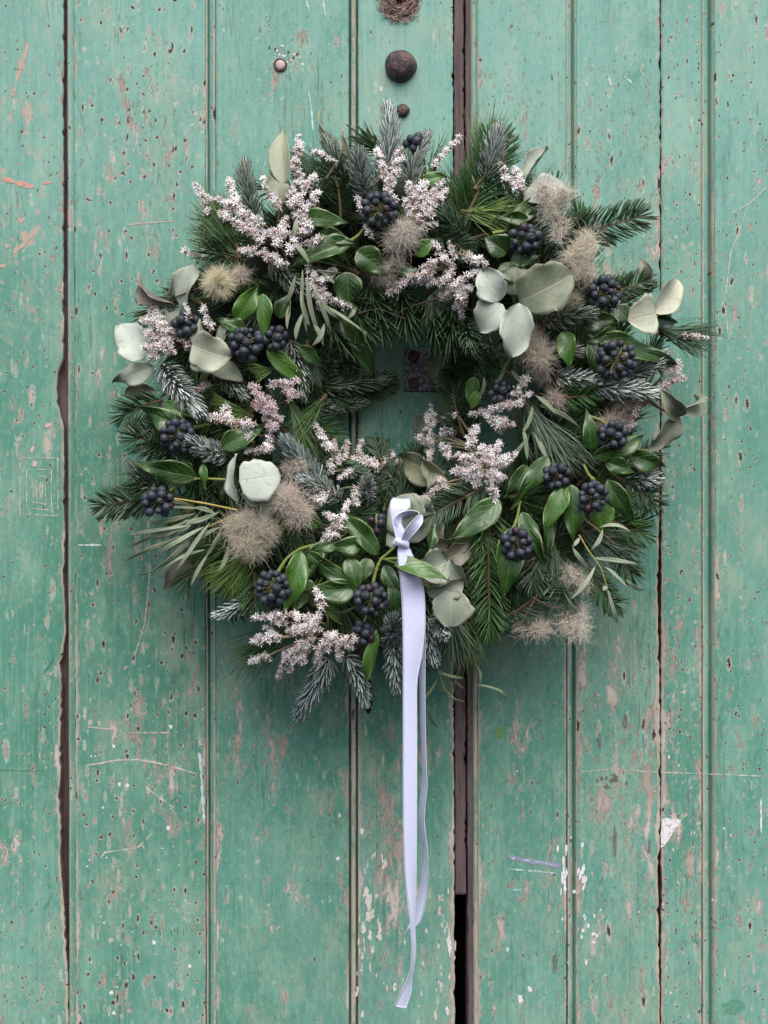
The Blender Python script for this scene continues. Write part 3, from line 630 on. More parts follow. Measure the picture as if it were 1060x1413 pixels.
PROF = {'round': lambda s: np.sin(math.pi * np.clip(s, 0, 1) ** .92) ** .58, 'ovate': lambda s: (s ** .66 * (1 - s) ** 1.38) / .3530, 'heart': lambda s: (np.clip(s, 0, 1) ** .38 * (1 - s) ** .62) / .5195 ,
        'narrow': lambda s: np.sin(math.pi * s) ** .75}
def leaf(kind, b, t, wpx, top, und=None, off=0.0, roll=0.0, fold=.12, arch=.10, wave=.06, side_bend=0.0, curl=0.0, name=None, mat=None, lb=None, stalk=None, abs_d=False, th=.00035, ns=18, nw=10):
    A, B = (P(*b), P(*t)) if abs_d else (PS(b, off), PS(t, off)); L = np.linalg.norm(B - A); ax = nrm(B - A)
    n0 = FR - ax * np.dot(FR, ax); n0 = nrm(n0) if np.linalg.norm(n0) > .1 else nrm(np.cross(ax, [1, 0, .2])); s0 = np.cross(ax, n0)
    sd = s0 * math.cos(roll) + n0 * math.sin(roll); nn = np.cross(sd, ax)
    s = np.linspace(0.0, 1, ns); ww = np.linspace(-1, 1, nw + 1); hw = np.maximum(PROF[kind](s), .015) * wpx * .5 * S
    ph = random.random() * 6.28; ph2 = random.random() * 6.28
    Sg, Wg = np.meshgrid(s, ww, indexing='ij'); H = hw[:, None]
    asym = 1 + .08 * math.sin(ph) * np.sign(Wg)
    prof_ = A + (B - A) * Sg[..., None] + nn * (arch * L * 4 * (Sg * (1 - Sg)))[..., None] + s0 * (side_bend * L * 4 * (Sg * (1 - Sg)))[..., None]
    ripple = wave * L * (np.sin(Sg * 9 + ph) * np.abs(Wg) ** 2 * np.sign(Wg) * .5 + np.sin(Sg * 6.3 + ph2 + Wg * 1.2) * np.abs(Wg) ** 1.6 * .5) * np.minimum(1, 3.5 * Sg)
    th_ = fold + curl * np.abs(Wg)
    lat = H * Wg * np.cos(th_) * asym; up = H * np.abs(Wg) * np.sin(th_) + ripple
    edge_j = 1 + .03 * np.sin(Sg * 31 + ph) * (np.abs(Wg) > .9) + .07 * np.sin(Sg * 7 + ph2 + np.sign(Wg)) * np.abs(Wg) + (.05 * np.sin(Sg * 17 + ph2 * 3 + 2 * np.sign(Wg)) * np.abs(Wg) ** 3 if kind in ('round', 'heart') else 0)
    pt = prof_ + sd * (lat * edge_j)[..., None] + nn * up[..., None]
    v1 = pt.reshape(-1, 3) + nn * th * .5; v2 = pt.reshape(-1, 3) - nn * th * .5
    n = len(v1); idx = np.arange(n).reshape(ns, nw + 1)
    q = np.stack([idx[:-1, :-1], idx[:-1, 1:], idx[1:, 1:], idx[1:, :-1]], -1).reshape(-1, 4)
    bd = np.concatenate([idx[0], idx[1:, -1], idx[-1, -2::-1], idx[-2:0:-1, 0]]); b2 = np.roll(bd, -1)
    rim = np.stack([bd, bd + n, b2 + n, b2], -1)
    top = np.array(top); und = top * .8 + np.array([.05, .06, .04]) if und is None else np.array(und)
    c = np.concatenate([np.broadcast_to(top, (n, 3)), np.broadcast_to(und, (n, 3))]) * random.uniform(.9, 1.1)
    u = np.stack([Sg, Wg, np.zeros_like(Sg)], -1).reshape(-1, 3)
    mb = MB(); mb.add(np.concatenate([v1, v2]), [q, q[:, ::-1] + n, rim], c, np.concatenate([u, u + [0, 0, 1]]))
    if stalk is not None:
        Q = PS(stalk, off - .01) if len(stalk) < 4 else P(*stalk[:3]); mb.tube(bez(Q, (Q + A) / 2 + FR * .003, A + ax * .002, 7), .0009, 5, (.17, .22, .07) if 'ivy' in (name or '') else (.20, .13, .09))
    return mb.build(name or 'leaf', mat, wreath, A, label=lb)
IV, IVB, IVD = (.016, .058, .009), (.044, .125, .014), (.009, .032, .008)
def ivy(b, t, wpx, c=IV, **k):
    k.setdefault('fold', random.uniform(.15, .4)); k.setdefault('arch', random.uniform(.04, .16)); k.setdefault('wave', .11); k.setdefault('roll', random.uniform(-.35, .35))
    k.setdefault('off', .012); wpx = wpx * 1.04; t = (b[0] + (t[0] - b[0]) * 1.18, b[1] + (t[1] - b[1]) * 1.18, *t[2:])
    return leaf('ovate', b, t, wpx, c, (.085, .14, .05), name='ivy_leaf', mat=M_IVY, **k)
EP, EC, EO, EG, EB = (.40, .46, .40), (.47, .49, .37), (.145, .175, .110), (.24, .28, .225), (.135, .120, .090)
def euc(b, t, wpx, c=EG, kind='round', **k):
    k.setdefault('fold', random.uniform(-.05, .25)); k.setdefault('wave', .13); k.setdefault('arch', random.uniform(.03, .20)); k.setdefault('curl', random.uniform(-.1, .4)); k.setdefault('th', .0002); k.setdefault('off', .012)
    return leaf(kind, b, t, wpx, c, tuple(q * .75 + .03 for q in c), name='eucalyptus_leaf', mat=M_EUC, **k)
def narrow(b, t, wpx=8, c=(.19, .25, .14), **k):
    k.setdefault('off', .014); k.setdefault('side_bend', random.uniform(-.10, .10)); k.setdefault('roll', random.uniform(-.8, .8))
    return leaf('narrow', b, t, wpx * .74, c, (.26, .31, .21), name='willow_leaf', mat=M_EUC, fold=.2, wave=.02, ns=12, nw=4, arch=random.uniform(.02, .15), **k)
def stem(pts, r=.0016, c=(.20, .24, .06), off=.012, name='ivy_stem', taper=.6):
    q = np.array([PS(p, off) for p in pts]); K = len(q); t = np.linspace(0, K - 1, 6 * K); sm_ = np.stack([np.interp(t, range(K), q[:, i]) for i in range(3)], -1)
    for _ in range(3): sm_[1:-1] = (sm_[:-2] + sm_[1:-1] * 2 + sm_[2:]) / 4
    mb = MB(); mb.tube(sm_, np.linspace(r, r * taper, len(sm_)) * (1 + .12 * rng.normal(0, 1, len(sm_))), 7, c); return mb.build(name, M_STEM, wreath, q[0])

# --- berries
def berry_mesh():
    mb = MB(); n = 14; prof = [(0, -1.0), (.42, -.9), (.78, -.6), (.97, -.15), (.98, .2), (.82, .58), (.56, .82), (.42, .90), (.36, .96), (.28, .97), (.24, .88), (.0, .86)]
    V, C = [], []
    for (r, h) in prof:
        for i in range(n):
            a = 2 * math.pi * i / n; V.append((r * math.cos(a), r * math.sin(a), h)); C.append([1.0 if h > .87 and r < .45 else 0.0] * 3)
    idx = np.arange(len(V)).reshape(len(prof), n); nx_ = np.roll(idx, -1, 1)
    mb.add(V, [np.stack([idx[:-1], nx_[:-1], nx_[1:], idx[1:]], -1).reshape(-1, 4)], np.array(C)); return mb
first_berry = None
def berries(px, py, rpx, n=None, off=.016, br=5.9, stalk=None, lb=None):
    global first_berry
    from mathutils import Vector
    c = PS((px, py), off); R_ = (rpx * .95 - br * .85) * S; n = n or max(6, int(1.02 * 4 * (rpx / (2 * br)) ** 2 * 1.55))
    back = c + np.array([0, .020, .006]) if stalk is None else PS(stalk, off - .006)
    mb = MB(); mb.tube(bez(back, (back + c) / 2 + np.array([0, 0, .004]), c, 8), .0014, 6, (.22, .24, .07))
    pts = []
    for i in range(n):
        z = 1 - 2 * (i + .5) / n; a = i * 2.399963; q = math.sqrt(max(0, 1 - z * z))
        d = nrm(np.array([q * math.cos(a), -z, q * math.sin(a)]) + rng.normal(0, .07, 3))
        if d[1] > .45: continue
        p = c + d * R_ * (1 + random.uniform(-.07, .10)) * np.array([1, .8, 1]); pts.append((p, d)); mb.tube([c, (c + p) / 2 + rng.normal(0, .0006, 3), p], .0006, 4, (.20, .19, .08))
    cl = mb.build('berry_cluster', M_STEM, wreath, c, label=lb)
    for p, d in pts:
        if first_berry is None: o = berry_mesh().build('berry', M_BERRY, None, None); first_berry = o
        else: o = first_berry.copy(); col.objects.link(o)
        s_ = br * S * random.uniform(.78, 1.12) * (.72 if random.random() < .10 else 1); o.scale = (s_, s_, s_ * random.uniform(.95, 1.08))
        o.rotation_euler = Vector(nrm(d + rng.normal(0, .25, 3))).to_track_quat('Z', 'Y').to_euler(); o.parent = cl; o.location = tuple(p - c)
    return cl

# --- white starry flowers
def spray(spikes, wd=17, off=.016, dens=1.0, tint=(.95, .92, .92), lb=None, root=None):
    A = PS(root or spikes[0][:2], off - .022); mb = MB(); st_ = MB()
    for sp in spikes:
        x0, y0, x1, y1 = sp[:4]; ww = (sp[4] if len(sp) > 4 else wd) * 1.04
        a, b = PS((x0, y0), off - .003), PS((x1, y1), off + .003)   # tip first, foot second
        L = np.linalg.norm(b - a)
        st_.tube(bez(A, A * .3 + b * .7 + rng.normal(0, .003, 3), b, 8), np.linspace(.0011, .0007, 8), 5, (.20, .17, .10))
        st_.tube(np.linspace(b, a, 6) + rng.normal(0, .0004, (6, 3)), np.linspace(.0007, .0004, 6), 4, (.22, .18, .10))
        n = int(max(8, dens * (L / S + ww) * ww / 20)); s = rng.random(n)
        prof = np.sqrt(np.clip(1.02 - (2 * s - 1) ** 4, 0, 1)) * (.62 + .38 * s)
        d = nrm(rng.normal(0, 1, (n, 3)) + np.array([0, -.55, .15])); T = nrm(b - a); rr = ww * .5 * S * prof * rng.random(n) ** .4
        lat = d - T * np.sum(d * T, -1, keepdims=True); pos = a + (b - a) * s[:, None] + lat * rr[:, None]
        face = nrm(lat + rng.normal(0, .35, (n, 3)) - T * .35 + FR * .35)
        u = nrm(np.cross(face, rng.normal(0, 1, (n, 3)))); v = np.cross(face, u)
        size = rng.uniform(.0019, .0035, n) * np.where(rng.random(n) < .22, .6, 1); K = 5; Vs, Fs, Cs = [], [], []
        tnt = np.array(tint) * rng.uniform(.82, 1.08, (n, 1)) * np.where(rng.random((n, 1)) < .16, np.array([[.92, .80, .84]]), 1.0) * np.where(rng.random((n, 1)) < .10, np.array([[.66, .50, .42]]), 1.0)
        for k in range(K):
            an = 2 * math.pi * k / K + rng.normal(0, .12, n)
            for (ra, aa, up) in ((.08, 0, 0.02), (.50, -.27, .20), (1.0, 0, .34), (.50, .27, .20)):
                q = an + aa; Vs.append(pos + size[:, None] * (ra * (np.cos(q)[:, None] * u + np.sin(q)[:, None] * v) + up * face)); Cs.append(tnt * (.86 if ra < .2 else 1))
        m = 4 * K; Vs = np.stack(Vs, 1); Cs = np.stack(Cs, 1); ids = np.arange(n * m).reshape(n, m)
        Fs = np.concatenate([ids[:, 4 * k:4 * k + 4] for k in range(K)])
        mb.add(Vs.reshape(-1, 3), [Fs], Cs.reshape(-1, 3))
        t = np.array([0, .5, 1.0]); path = pos[:, None] - face[:, None] * (size * 1.3)[:, None, None] * (1 - t)[None, :, None]
        mb.strands(path, size[:, None] * np.array([.10, .24, .22]), u, 4, 1, np.broadcast_to(np.array([[.36, .26, .24], [.46, .36, .33], [.72, .64, .62]]), (n, 3, 3)))
    o = st_.build('flower_spray', M_STEM, wreath, A, label=lb); mb.build('florets', M_FLOW, o, A, 'stuff', smooth=False); return o

# --- woolly seed heads
def fluff(px, py, rpx, n=520, off=.016, c=(.50, .45, .39), heads=4, lb=None, curlk=1.0, flat=1.0):
    C0 = PS((px, py), off); mb = MB(); core = MB(); Rr = rpx * S; core.tube([C0 + np.array([0, .02, 0]), C0 + np.array([0, .008, 0]), C0], .0007, 5, (.12, .08, .06))
    for h in range(heads):
        hc = C0 + np.clip(rng.normal(0, 1, 3), -1.3, 1.3) * Rr * (.36 if heads > 1 else 0) * np.array([1, .5, flat]); m = int(n * 2.7) // heads
        core.tube([C0 + np.array([0, .006, 0]), hc], .0005, 4, (.12, .08, .06))
        k = 8; dd = nrm(rng.normal(0, 1, (k, 3)) + FR * .4)
        t3 = np.array([0, .5, 1.]); core.strands(hc + dd[:, None] * (t3 * .0032)[None, :, None], np.tile([.0004, .0007, .0002], (k, 1)), nrm(rng.normal(0, 1, (k, 3))), 4, .7, np.broadcast_to(np.array([.055, .032, .028]), (k, 3, 3)))
        d = nrm(rng.normal(0, 1, (m, 3)) + FR * .25); ln = Rr * rng.uniform(.35, 1.0, m) * (.8 if heads > 1 else 1.05)
        t = np.linspace(0, 1, 7); k1 = np.cross(d, nrm(rng.normal(0, 1, (m, 3)))); ph = rng.uniform(0, 6, m)
        cur = rng.uniform(.2, .95, m) * curlk
        h0 = hc + rng.normal(0, 1, (m, 3)) * Rr * .13 * min(1.0, curlk + .2)
        path = h0[:, None] + d[:, None] * (ln[:, None] * (t - .18 * curlk * t ** 2))[..., None] + k1[:, None] * ((ln * cur)[:, None] * (t ** 2))[..., None] + np.cross(d, k1)[:, None] * ((ln * .16 * curlk)[:, None] * np.sin(t[None] * 5 + ph[:, None]) * t)[..., None]
        path = hc + (path - hc) * np.array([1, .8, flat]); path[..., 1] = np.minimum(path[..., 1], -.002)
        v = rng.uniform(.65, 1.25, (m, 1, 1)); c_ = np.minimum(np.array(c) * np.array([1.38, 1.36, 1.31]), .84); mb.strands(path, np.full((m, 1), .00011) * np.array([1, 1, .9, .8, .7, .6, .3]), nrm(rng.normal(0, 1, (m, 3))), 3, 1, np.broadcast_to(c_ * v, (m, 7, 3)))
    o = core.build('seed_head', M_STEM, wreath, C0, label=lb); mb.build('plumes', M_FLUFF, o, C0, 'stuff'); return o

# filler sprigs of fir and pine bound all round the ring
for k in range(92):
    a = k / 92 * 2 * math.pi + random.uniform(-.05, .05); lay = k % 4
    r0 = (160, 215, 265, 300)[lay] + random.uniform(-12, 12); sweep = random.uniform(.18, .40); r1 = r0 + (-22, 28, 55, 62)[lay] + random.uniform(-12, 12)
    if lay == 0 and math.sin(a) < -.2: r0 += 35; r1 += 35
    if -2.4 < a - 2 * math.pi < -.8 and lay == 3: r1 -= 35
    b = (CX + r0 * math.cos(a), CY - r0 * math.sin(a)); t = (CX + r1 * math.cos(a + sweep), CY - r1 * math.sin(a + sweep))
    fir(b, t, random.uniform(44, 62), 'loose' if k % 3 else 'comb', random.choice(('dark', 'dark', 'green', 'mid')), -.016, .8)
for k in range(26):
    a = k / 26 * 2 * math.pi + random.uniform(-.1, .1); r0 = random.uniform(190, 290); r1 = r0 + random.uniform(40, 80)
    pts = [(CX + r1 * math.cos(a + q), CY - r1 * math.sin(a + q)) for q in (.05, .22, .40)]
    pine((CX + r0 * math.cos(a), CY - r0 * math.sin(a)), pts, 60, off=-.008)

for (b, t, ww, kd, cl) in (((470, 700), (455, 632), 56, 'loose', 'mid'), ((500, 705), (490, 638), 54, 'comb', 'mid'), ((530, 705), (522, 628), 56, 'loose', 'dark'), ((555, 705), (548, 640), 52, 'comb', 'green'), ((585, 700), (575, 635), 56, 'loose', 'dark'), ((610, 700), (600, 640), 54, 'comb', 'mid'),
        ((640, 690), (622, 630), 54, 'loose', 'mid'), ((470, 400), (500, 452), 60, 'loose', 'dark'), ((510, 390), (530, 448), 62, 'loose', 'dark'), ((550, 390), (565, 450), 62, 'loose', 'dark'), ((590, 395), (600, 455), 58, 'loose', 'dark'), ((625, 410), (622, 470), 58, 'loose', 'dark'), ((440, 420), (470, 470), 60, 'loose', 'dark'),
        ((420, 470), (468, 500), 58, 'loose', 'dark'), ((415, 520), (462, 548), 56, 'loose', 'dark'), ((418, 580), (452, 600), 56, 'loose', 'green'), ((660, 500), (625, 520), 56, 'loose', 'dark'), ((665, 560), (632, 580), 56, 'loose', 'dark'), ((430, 640), (470, 650), 54, 'loose', 'mid'), ((490, 730), (520, 660), 54, 'comb', 'mid'), ((540, 730), (560, 660), 54, 'loose', 'mid')):
    fir(b, t, ww, kd, cl, .006 if t[1] < 490 else -.012, .9)
# frosted noble fir tips
for q in (((528, 252), (536, 162, .004), 44, 'silver'), ((566, 258), (582, 200), 40, 'silver'), ((508, 282, -.01), (497, 226, .016), 46, 'silver'), ((476, 250), (456, 204), 40, 'grey'), ((352, 300), (339, 238), 38, 'grey'),
          ((668, 250), (684, 193, .012), 44, 'silver'), ((640, 330), (612, 300), 44, 'mid'), ((224, 503), (268, 560, .01), 46, 'silver'), ((316, 628), (266, 611, .012), 38, 'silver'), ((440, 530, -.012), (530, 522, -.008), 38, 'grey'),
          ((436, 564, -.012), (500, 556, -.01), 30, 'grey'), ((448, 520, -.01), (466, 458), 34, 'grey'), ((400, 470), (416, 535), 36, 'grey'), ((448, 680), (402, 618, .01), 42, 'blue'), ((470, 690), (424, 664, .012), 34, 'silver'),
          ((508, 690, -.012), (507, 664, .016), 30, 'silver'), ((752, 446), (802, 433, .012), 42, 'grey'), ((668, 480), (694, 470, .01), 40, 'grey'), ((740, 492), (790, 484), 36, 'grey'), ((765, 520), (816, 522), 36, 'silver'), ((815, 534, .004), (893, 542, .014), 40, 'silver'),
          ((868, 516), (906, 498), 36, 'silver'), ((356, 822), (308, 846), 34, 'blue'), ((455, 905), (418, 978), 42, 'blue'), ((478, 905), (502, 958), 36, 'blue'), ((546, 872), (545, 944), 32, 'blue'), ((540, 888, -.012), (543, 858, .014), 38, 'blue'), ((606, 850, -.012), (612, 872, .012), 36, 'silver'),
          ((590, 850), (598, 905), 30, 'blue'), ((640, 458), (655, 482), 36, 'mid'), ((640, 444), (648, 470, .012), 40, 'mid'), ((300, 500), (330, 540), 34, 'grey'), ((210, 668), (190, 650), 34, 'grey'), ((870, 660), (898, 662), 34, 'silver'), ((440, 640), (500, 655), 36, 'mid'), ((372, 360), (420, 400), 34, 'grey'), ((230, 440), (243, 395), 28, 'grey')):
    fir(q[0], q[1], q[2], 'noble', q[3], .004, lb='frosted blue-green fir tip with dense pale needles' if q[3] in ('silver', 'blue') else None)
# green comb fir sprigs
for q in (((760, 322), (880, 298), 62, 'dark'), ((820, 412), (890, 388), 46, 'dark'), ((226, 682), (142, 697), 56, 'dark'), ((240, 612), (188, 604), 56, 'dark'), ((225, 552), (172, 572), 50, 'dark'), ((636, 312), (684, 200), 78, 'green'), ((676, 700, .006), (677, 862), 62, 'green'),
          ((672, 672, .006), (594, 712, .008), 50, 'mid'), ((845, 655), (900, 690), 52, 'dark'), ((835, 715), (885, 735), 50, 'green'), ((850, 750), (872, 790), 44, 'dark'), ((810, 780), (850, 835), 44, 'green'), ((350, 790), (352, 835), 56, 'green'), ((340, 360), (292, 352), 60, 'dark'),
          ((744, 552), (815, 545), 44, 'green'), ((628, 540, -.012), (640, 470), 52, 'green'), ((640, 600), (624, 530), 56, 'dark'), ((540, 660), (518, 612), 40, 'mid'), ((440, 290), (428, 240), 56, 'mid'), ((470, 300), (460, 235), 56, 'dark'), ((390, 360), (385, 300), 50, 'dark'), ((650, 330), (750, 300), 60, 'dark'), ((255, 690), (190, 670), 46, 'dark'),
          ((700, 850), (760, 800), 50, 'mid'), ((770, 760), (775, 830), 60, 'mid'), ((740, 740), (735, 800), 56, 'mid'), ((600, 320), (640, 345), 46, 'mid'), ((240, 575), (210, 590), 46, 'dark'), ((905, 640), (880, 700), 40, 'dark'), ((475, 545, -.014), (535, 530, -.014), 44, 'dark')):
    fir(q[0], q[1], q[2], 'comb', q[3], .002, 1.35)
# long pine needles
BR = ((.075, .155, .028), (.20, .31, .08)); BL = ((.055, .105, .060), (.15, .225, .15))
for b, tips, n, cc in (((655, 262), [(640, 165), (680, 148), (712, 172), (735, 210)], 120, None), ((636, 292), [(735, 262), (748, 290), (740, 325), (715, 345)], 130, BR), ((332, 356), [(262, 345), (256, 305), (275, 275), (305, 255)], 130, None), ((330, 350), [(285, 270), (320, 265)], 50, BR),
                       ((908, 454), [(985, 444), (994, 458), (985, 488), (960, 500)], 90, BL), ((868, 412), [(905, 385), (915, 393)], 45, BL), ((350, 575), [(285, 535), (292, 560), (310, 585)], 80, BR), ((378, 510), [(335, 495), (345, 515), (355, 530)], 60, BR), ((398, 545), [(430, 585), (440, 640), (410, 650)], 100, None), ((425, 470), [(450, 540), (420, 545), (400, 530)], 70, BL),
                       ((362, 752), [(258, 795), (285, 820), (320, 835)], 130, BR), ((345, 735), [(235, 760), (260, 800)], 70, None), ((410, 862), [(305, 895), (318, 925), (360, 935)], 70, None), ((620, 842), [(595, 905), (625, 925), (660, 922), (672, 900)], 120, BL), ((640, 850), [(640, 935), (668, 905)], 40, None),
                       ((722, 552), [(840, 640), (812, 660), (770, 660), (738, 640)], 130, BL), ((760, 740), [(720, 790), (750, 830), (790, 810)], 90, BL), ((800, 730), [(880, 735), (885, 770), (850, 800)], 110, BL), ((420, 830), [(440, 790), (480, 820), (470, 870)], 60, BR), ((580, 290), [(560, 240), (600, 235)], 30, None), ((450, 545), [(390, 590), (410, 620)], 60, None), ((690, 250), [(740, 235), (745, 270)], 50, None), ((520, 440, -.01), [(610, 425, -.012), (590, 450, -.02), (540, 460, -.02)], 26, None), ((650, 700), [(660, 780), (690, 760)], 40, None), ((270, 700), [(215, 720), (230, 745)], 50, None), ((880, 480), [(935, 500), (925, 530)], 40, None)):
    pine(b, tips, n, cc or ((.028, .074, .020), (.09, .175, .05)), .006)

for b, tips, n in (((660, 240), [(640, 140), (672, 128), (705, 140), (722, 170)], 46), ((320, 340), [(248, 318), (262, 262), (300, 240)], 40), ((430, 270), [(395, 215), (440, 205)], 20), ((720, 280), [(770, 225), (745, 205)], 18), ((400, 855), [(298, 905), (312, 942), (345, 950)], 36), ((910, 460), [(998, 440), (1004, 470), (980, 505)], 40), ((840, 740), [(900, 745), (898, 780), (865, 815)], 40),
                   ((650, 850), [(620, 945), (655, 955), (690, 900)], 36), ((210, 640), [(150, 650), (165, 720)], 22), ((200, 560), [(160, 545), (158, 590)], 20), ((270, 780), [(215, 815), (260, 845)], 24), ((860, 640), [(915, 655), (912, 705)], 24), ((500, 880), [(460, 965), (520, 975)], 24), ((740, 830), [(710, 885), (770, 880)], 22), ((590, 250), [(600, 175), (625, 185)], 16), ((280, 420), [(225, 375), (215, 410)], 16)):
    pine(b, tips, n, ((.030, .078, .026), (.12, .20, .07)), .002, .00034, .09, jl=.45)
# ivy leaves
for q in (((325, 442), (354, 397), 34, IVB), ((363, 405), (364, 463), 27, IVB), ((337, 457), (303, 443), 26, IV), ((385, 440), (402, 408), 30, IVD), ((418, 300), (474, 307), 30, IV), ((484, 334), (412, 364), 36, IV), ((440, 322), (485, 335), 26, IVD), ((492, 346), (530, 375), 42, IV), ((478, 375), (482, 420), 46, IVD), ((572, 352), (600, 332), 26, IVB), ((582, 252), (612, 245), 24, IVB),
          ((474, 428), (508, 508), 40, IV), ((368, 482), (419, 527), 30, IVB), ((412, 478), (440, 500), 24, IV), ((264, 592), (198, 563), 36, IV), ((228, 555), (268, 575), 18, IVB), ((306, 618), (360, 592), 38, IV), ((272, 658), (204, 641), 38, IV), ((262, 655), (248, 630), 22, IV), ((280, 640), (284, 672), 14, IVB),
          ((700, 350), (672, 330), 40, IVD), ((705, 365), (740, 355), 30, IVD), ((690, 365), (720, 395), 34, IVD), ((742, 275), (700, 315), 30, IV), ((800, 445), (850, 441), 30, IVD), ((848, 425), (870, 445), 34, IVD), ((826, 466), (916, 498), 40, IV), ((850, 455), (815, 470), 24, IVD), ((780, 456), (785, 503), 32, IVB), ((905, 440), (930, 445), 26, IVD), ((815, 470), (825, 520), 24, IVD),
          ((816, 622), (810, 572), 26, IV), ((818, 630), (880, 602), 36, IV), ((866, 626), (912, 642), 34, IV), ((835, 638), (870, 650), 28, IV), ((757, 630), (713, 692), 30, IV), ((728, 642), (700, 680), 30, IVD), ((780, 672), (756, 728), 34, IVB), ((788, 668), (790, 745), 34, IV), ((824, 690), (830, 735), 42, IVB), ((838, 662), (873, 716), 34, IV), ((720, 706), (750, 778), 30, IV), ((712, 726), (696, 815), 44, IV), ((690, 690), (628, 746), 44, IV), ((760, 690), (755, 760), 24, IVD),
          ((424, 762), (484, 801), 30, IV), ((523, 766), (469, 709), 32, IV), ((492, 812), (430, 816), 40, IV), ((480, 770), (492, 815), 30, IV), ((416, 760), (395, 842), 36, IVB), ((530, 780), (552, 822), 24, IV), ((545, 800), (546, 845), 22, IV), ((515, 745), (493, 730), 26, IV), ((500, 750), (458, 756), 30, IV), ((440, 728), (412, 695), 28, IVB), ((520, 868), (506, 938), 20, IVB), ((444, 748), (430, 790), 26, IVD), ((510, 770), (500, 800), 24, IV), ((598, 720), (594, 760), 18, IV), ((655, 520), (650, 555), 24, IV), ((660, 540), (652, 562), 20, IVB), ((730, 305), (690, 300), 24, IV), ((580, 380), (545, 375), 24, IV), ((430, 800), (405, 840), 30, IVD), ((470, 745), (430, 760), 24, IV)):
    ivy(*q)
ivy((544, 776, .026), (613, 800, .030), 32, IVB, roll=.5, fold=.35, lb='ivy leaf crossing in front of the ribbon', stalk=(524, 770))
for pts in ([(235, 677), (252, 664), (275, 660), (312, 662)], [(382, 792), (396, 770), (414, 757), (450, 748)], [(513, 815), (518, 790), (525, 772), (545, 755)], [(708, 732), (714, 715), (718, 690)], [(825, 668), (812, 655), (805, 640)], [(846, 595), (830, 580), (808, 572)], [(830, 475), (822, 468), (812, 462)], [(680, 322), (700, 318)], [(480, 335), (495, 325), (510, 305)], [(560, 770), (525, 772)], [(266, 590), (290, 585)]):
    stem(pts)
# eucalyptus
L_ = 'pale grey-green eucalyptus leaf'
euc((393, 256), (393, 173), 42, (.27, .30, .20), 'ovate', roll=.3, wave=.03, lb='pointed olive eucalyptus leaf at the top left of the wreath'); euc((385, 285), (378, 240), 30, EO, roll=-.3)
euc((244, 420), (194, 378), 32, EB, roll=.9, curl=.8, arch=.2, off=.006); euc((253, 424), (271, 360), 32, EG, roll=.5, off=.01); euc((256, 432), (215, 447), 26, EG, off=.004)
euc((197, 497), (166, 447), 46, EP, 'heart', off=.006, roll=-.2, lb=L_); euc((212, 505), (156, 528), 38, EG, 'ovate', off=.006, roll=.2); euc((215, 540), (172, 545), 24, EB, off=-.004)
euc((265, 475), (320, 493), 54, EC, 'heart', roll=-.25, fold=.25, off=.024, lb='cream eucalyptus leaf folded along its middle'); euc((270, 478), (276, 440), 24, EC, off=.012, roll=.7); euc((262, 505), (336, 526), 30, EO, off=.012, roll=.6); euc((304, 475), (312, 448), 22, EG, roll=.8, off=.012)
euc((330, 664), (388, 656), 56, EP, 'heart', off=.026, roll=.15, fold=.05, wave=.03, lb='round silvery eucalyptus leaf at the lower left'); euc((331, 694), (328, 626), 22, EP, roll=.9, off=.02); euc((388, 670), (360, 722), 30, EG, off=.018, roll=.4); euc((335, 672), (372, 690), 34, EG, off=.018)
euc((692, 414), (664, 372), 44, EP, off=.022, roll=.1); euc((694, 420), (662, 458), 44, EP, 'heart', off=.024, roll=-.2, lb=L_); euc((716, 418), (706, 492), 50, EP, off=.030, roll=.2, fold=.12, lb='long pale eucalyptus leaf hanging inside the right of the wreath')
euc((716, 416), (791, 378), 66, EO, 'heart', off=.028, roll=-.15, fold=.15, lb='broad dark olive eucalyptus leaf with a pointed tip'); euc((712, 408), (712, 366), 44, EO, off=.016, roll=.3)
euc((612, 395), (614, 455), 50, (.16, .20, .16), off=.004, roll=.3); euc((628, 520), (588, 505), 44, (.16, .19, .13), off=-.006, roll=.3, abs_d=False); euc((640, 570), (600, 568), 42, (.13, .16, .12), off=-.012); euc((595, 482, -.01), (620, 468, -.01), 12, EG, off=0)
euc((703, 246), (706, 184), 26, EB, roll=1.0, curl=.9, off=.006); euc((722, 252), (757, 206), 32, EG, roll=.6, curl=.7, wave=.10, off=.008); euc((722, 275), (786, 262), 40, (.36, .40, .38), roll=.3, off=.012, lb=L_)
euc((905, 432), (866, 442), 52, EC, 'heart', off=.026, roll=.15, wave=.04, lb='pale yellow-green eucalyptus leaf at the right'); euc((901, 432), (935, 386), 42, EC, off=.022, roll=-.4, wave=.06); euc((892, 394), (883, 356), 32, EB, 'ovate', off=.002); euc((902, 440), (926, 436), 24, EO, off=.006)
for q in (((937, 575, .020), (912, 537, .026), 40, EO, .2), ((934, 568, .030), (958, 545, .014), 34, (.22, .24, .17), -.7)): euc(q[0], q[1], q[2], q[3], off=.006, roll=q[4], curl=.9, arch=.25)
euc((938, 576, .02), (893, 622), 42, (.20, .23, .16), 'ovate', off=.010, roll=.3, fold=.3, lb='curled dry eucalyptus leaf on a bare twig'); stem([(884, 546), (905, 560), (938, 577)], .0016, (.16, .10, .07), .022, 'twig')
euc((595, 735, .004), (540, 690, .004), 64, EG, 'heart', off=.002, roll=.1); euc((560, 740, .0), (540, 725, .004), 60, EG, off=.000); euc((585, 712, .012), (570, 680, .016), 24, (.30, .35, .24), 'ovate', off=.014, roll=.5)
euc((616, 660, .004), (554, 630, .010), 44, (.15, .17, .09), off=.012, roll=.4, fold=.3, wave=.08); euc((590, 640), (588, 680, .01), 40, (.14, .16, .09), 'ovate', off=.010, roll=.5)
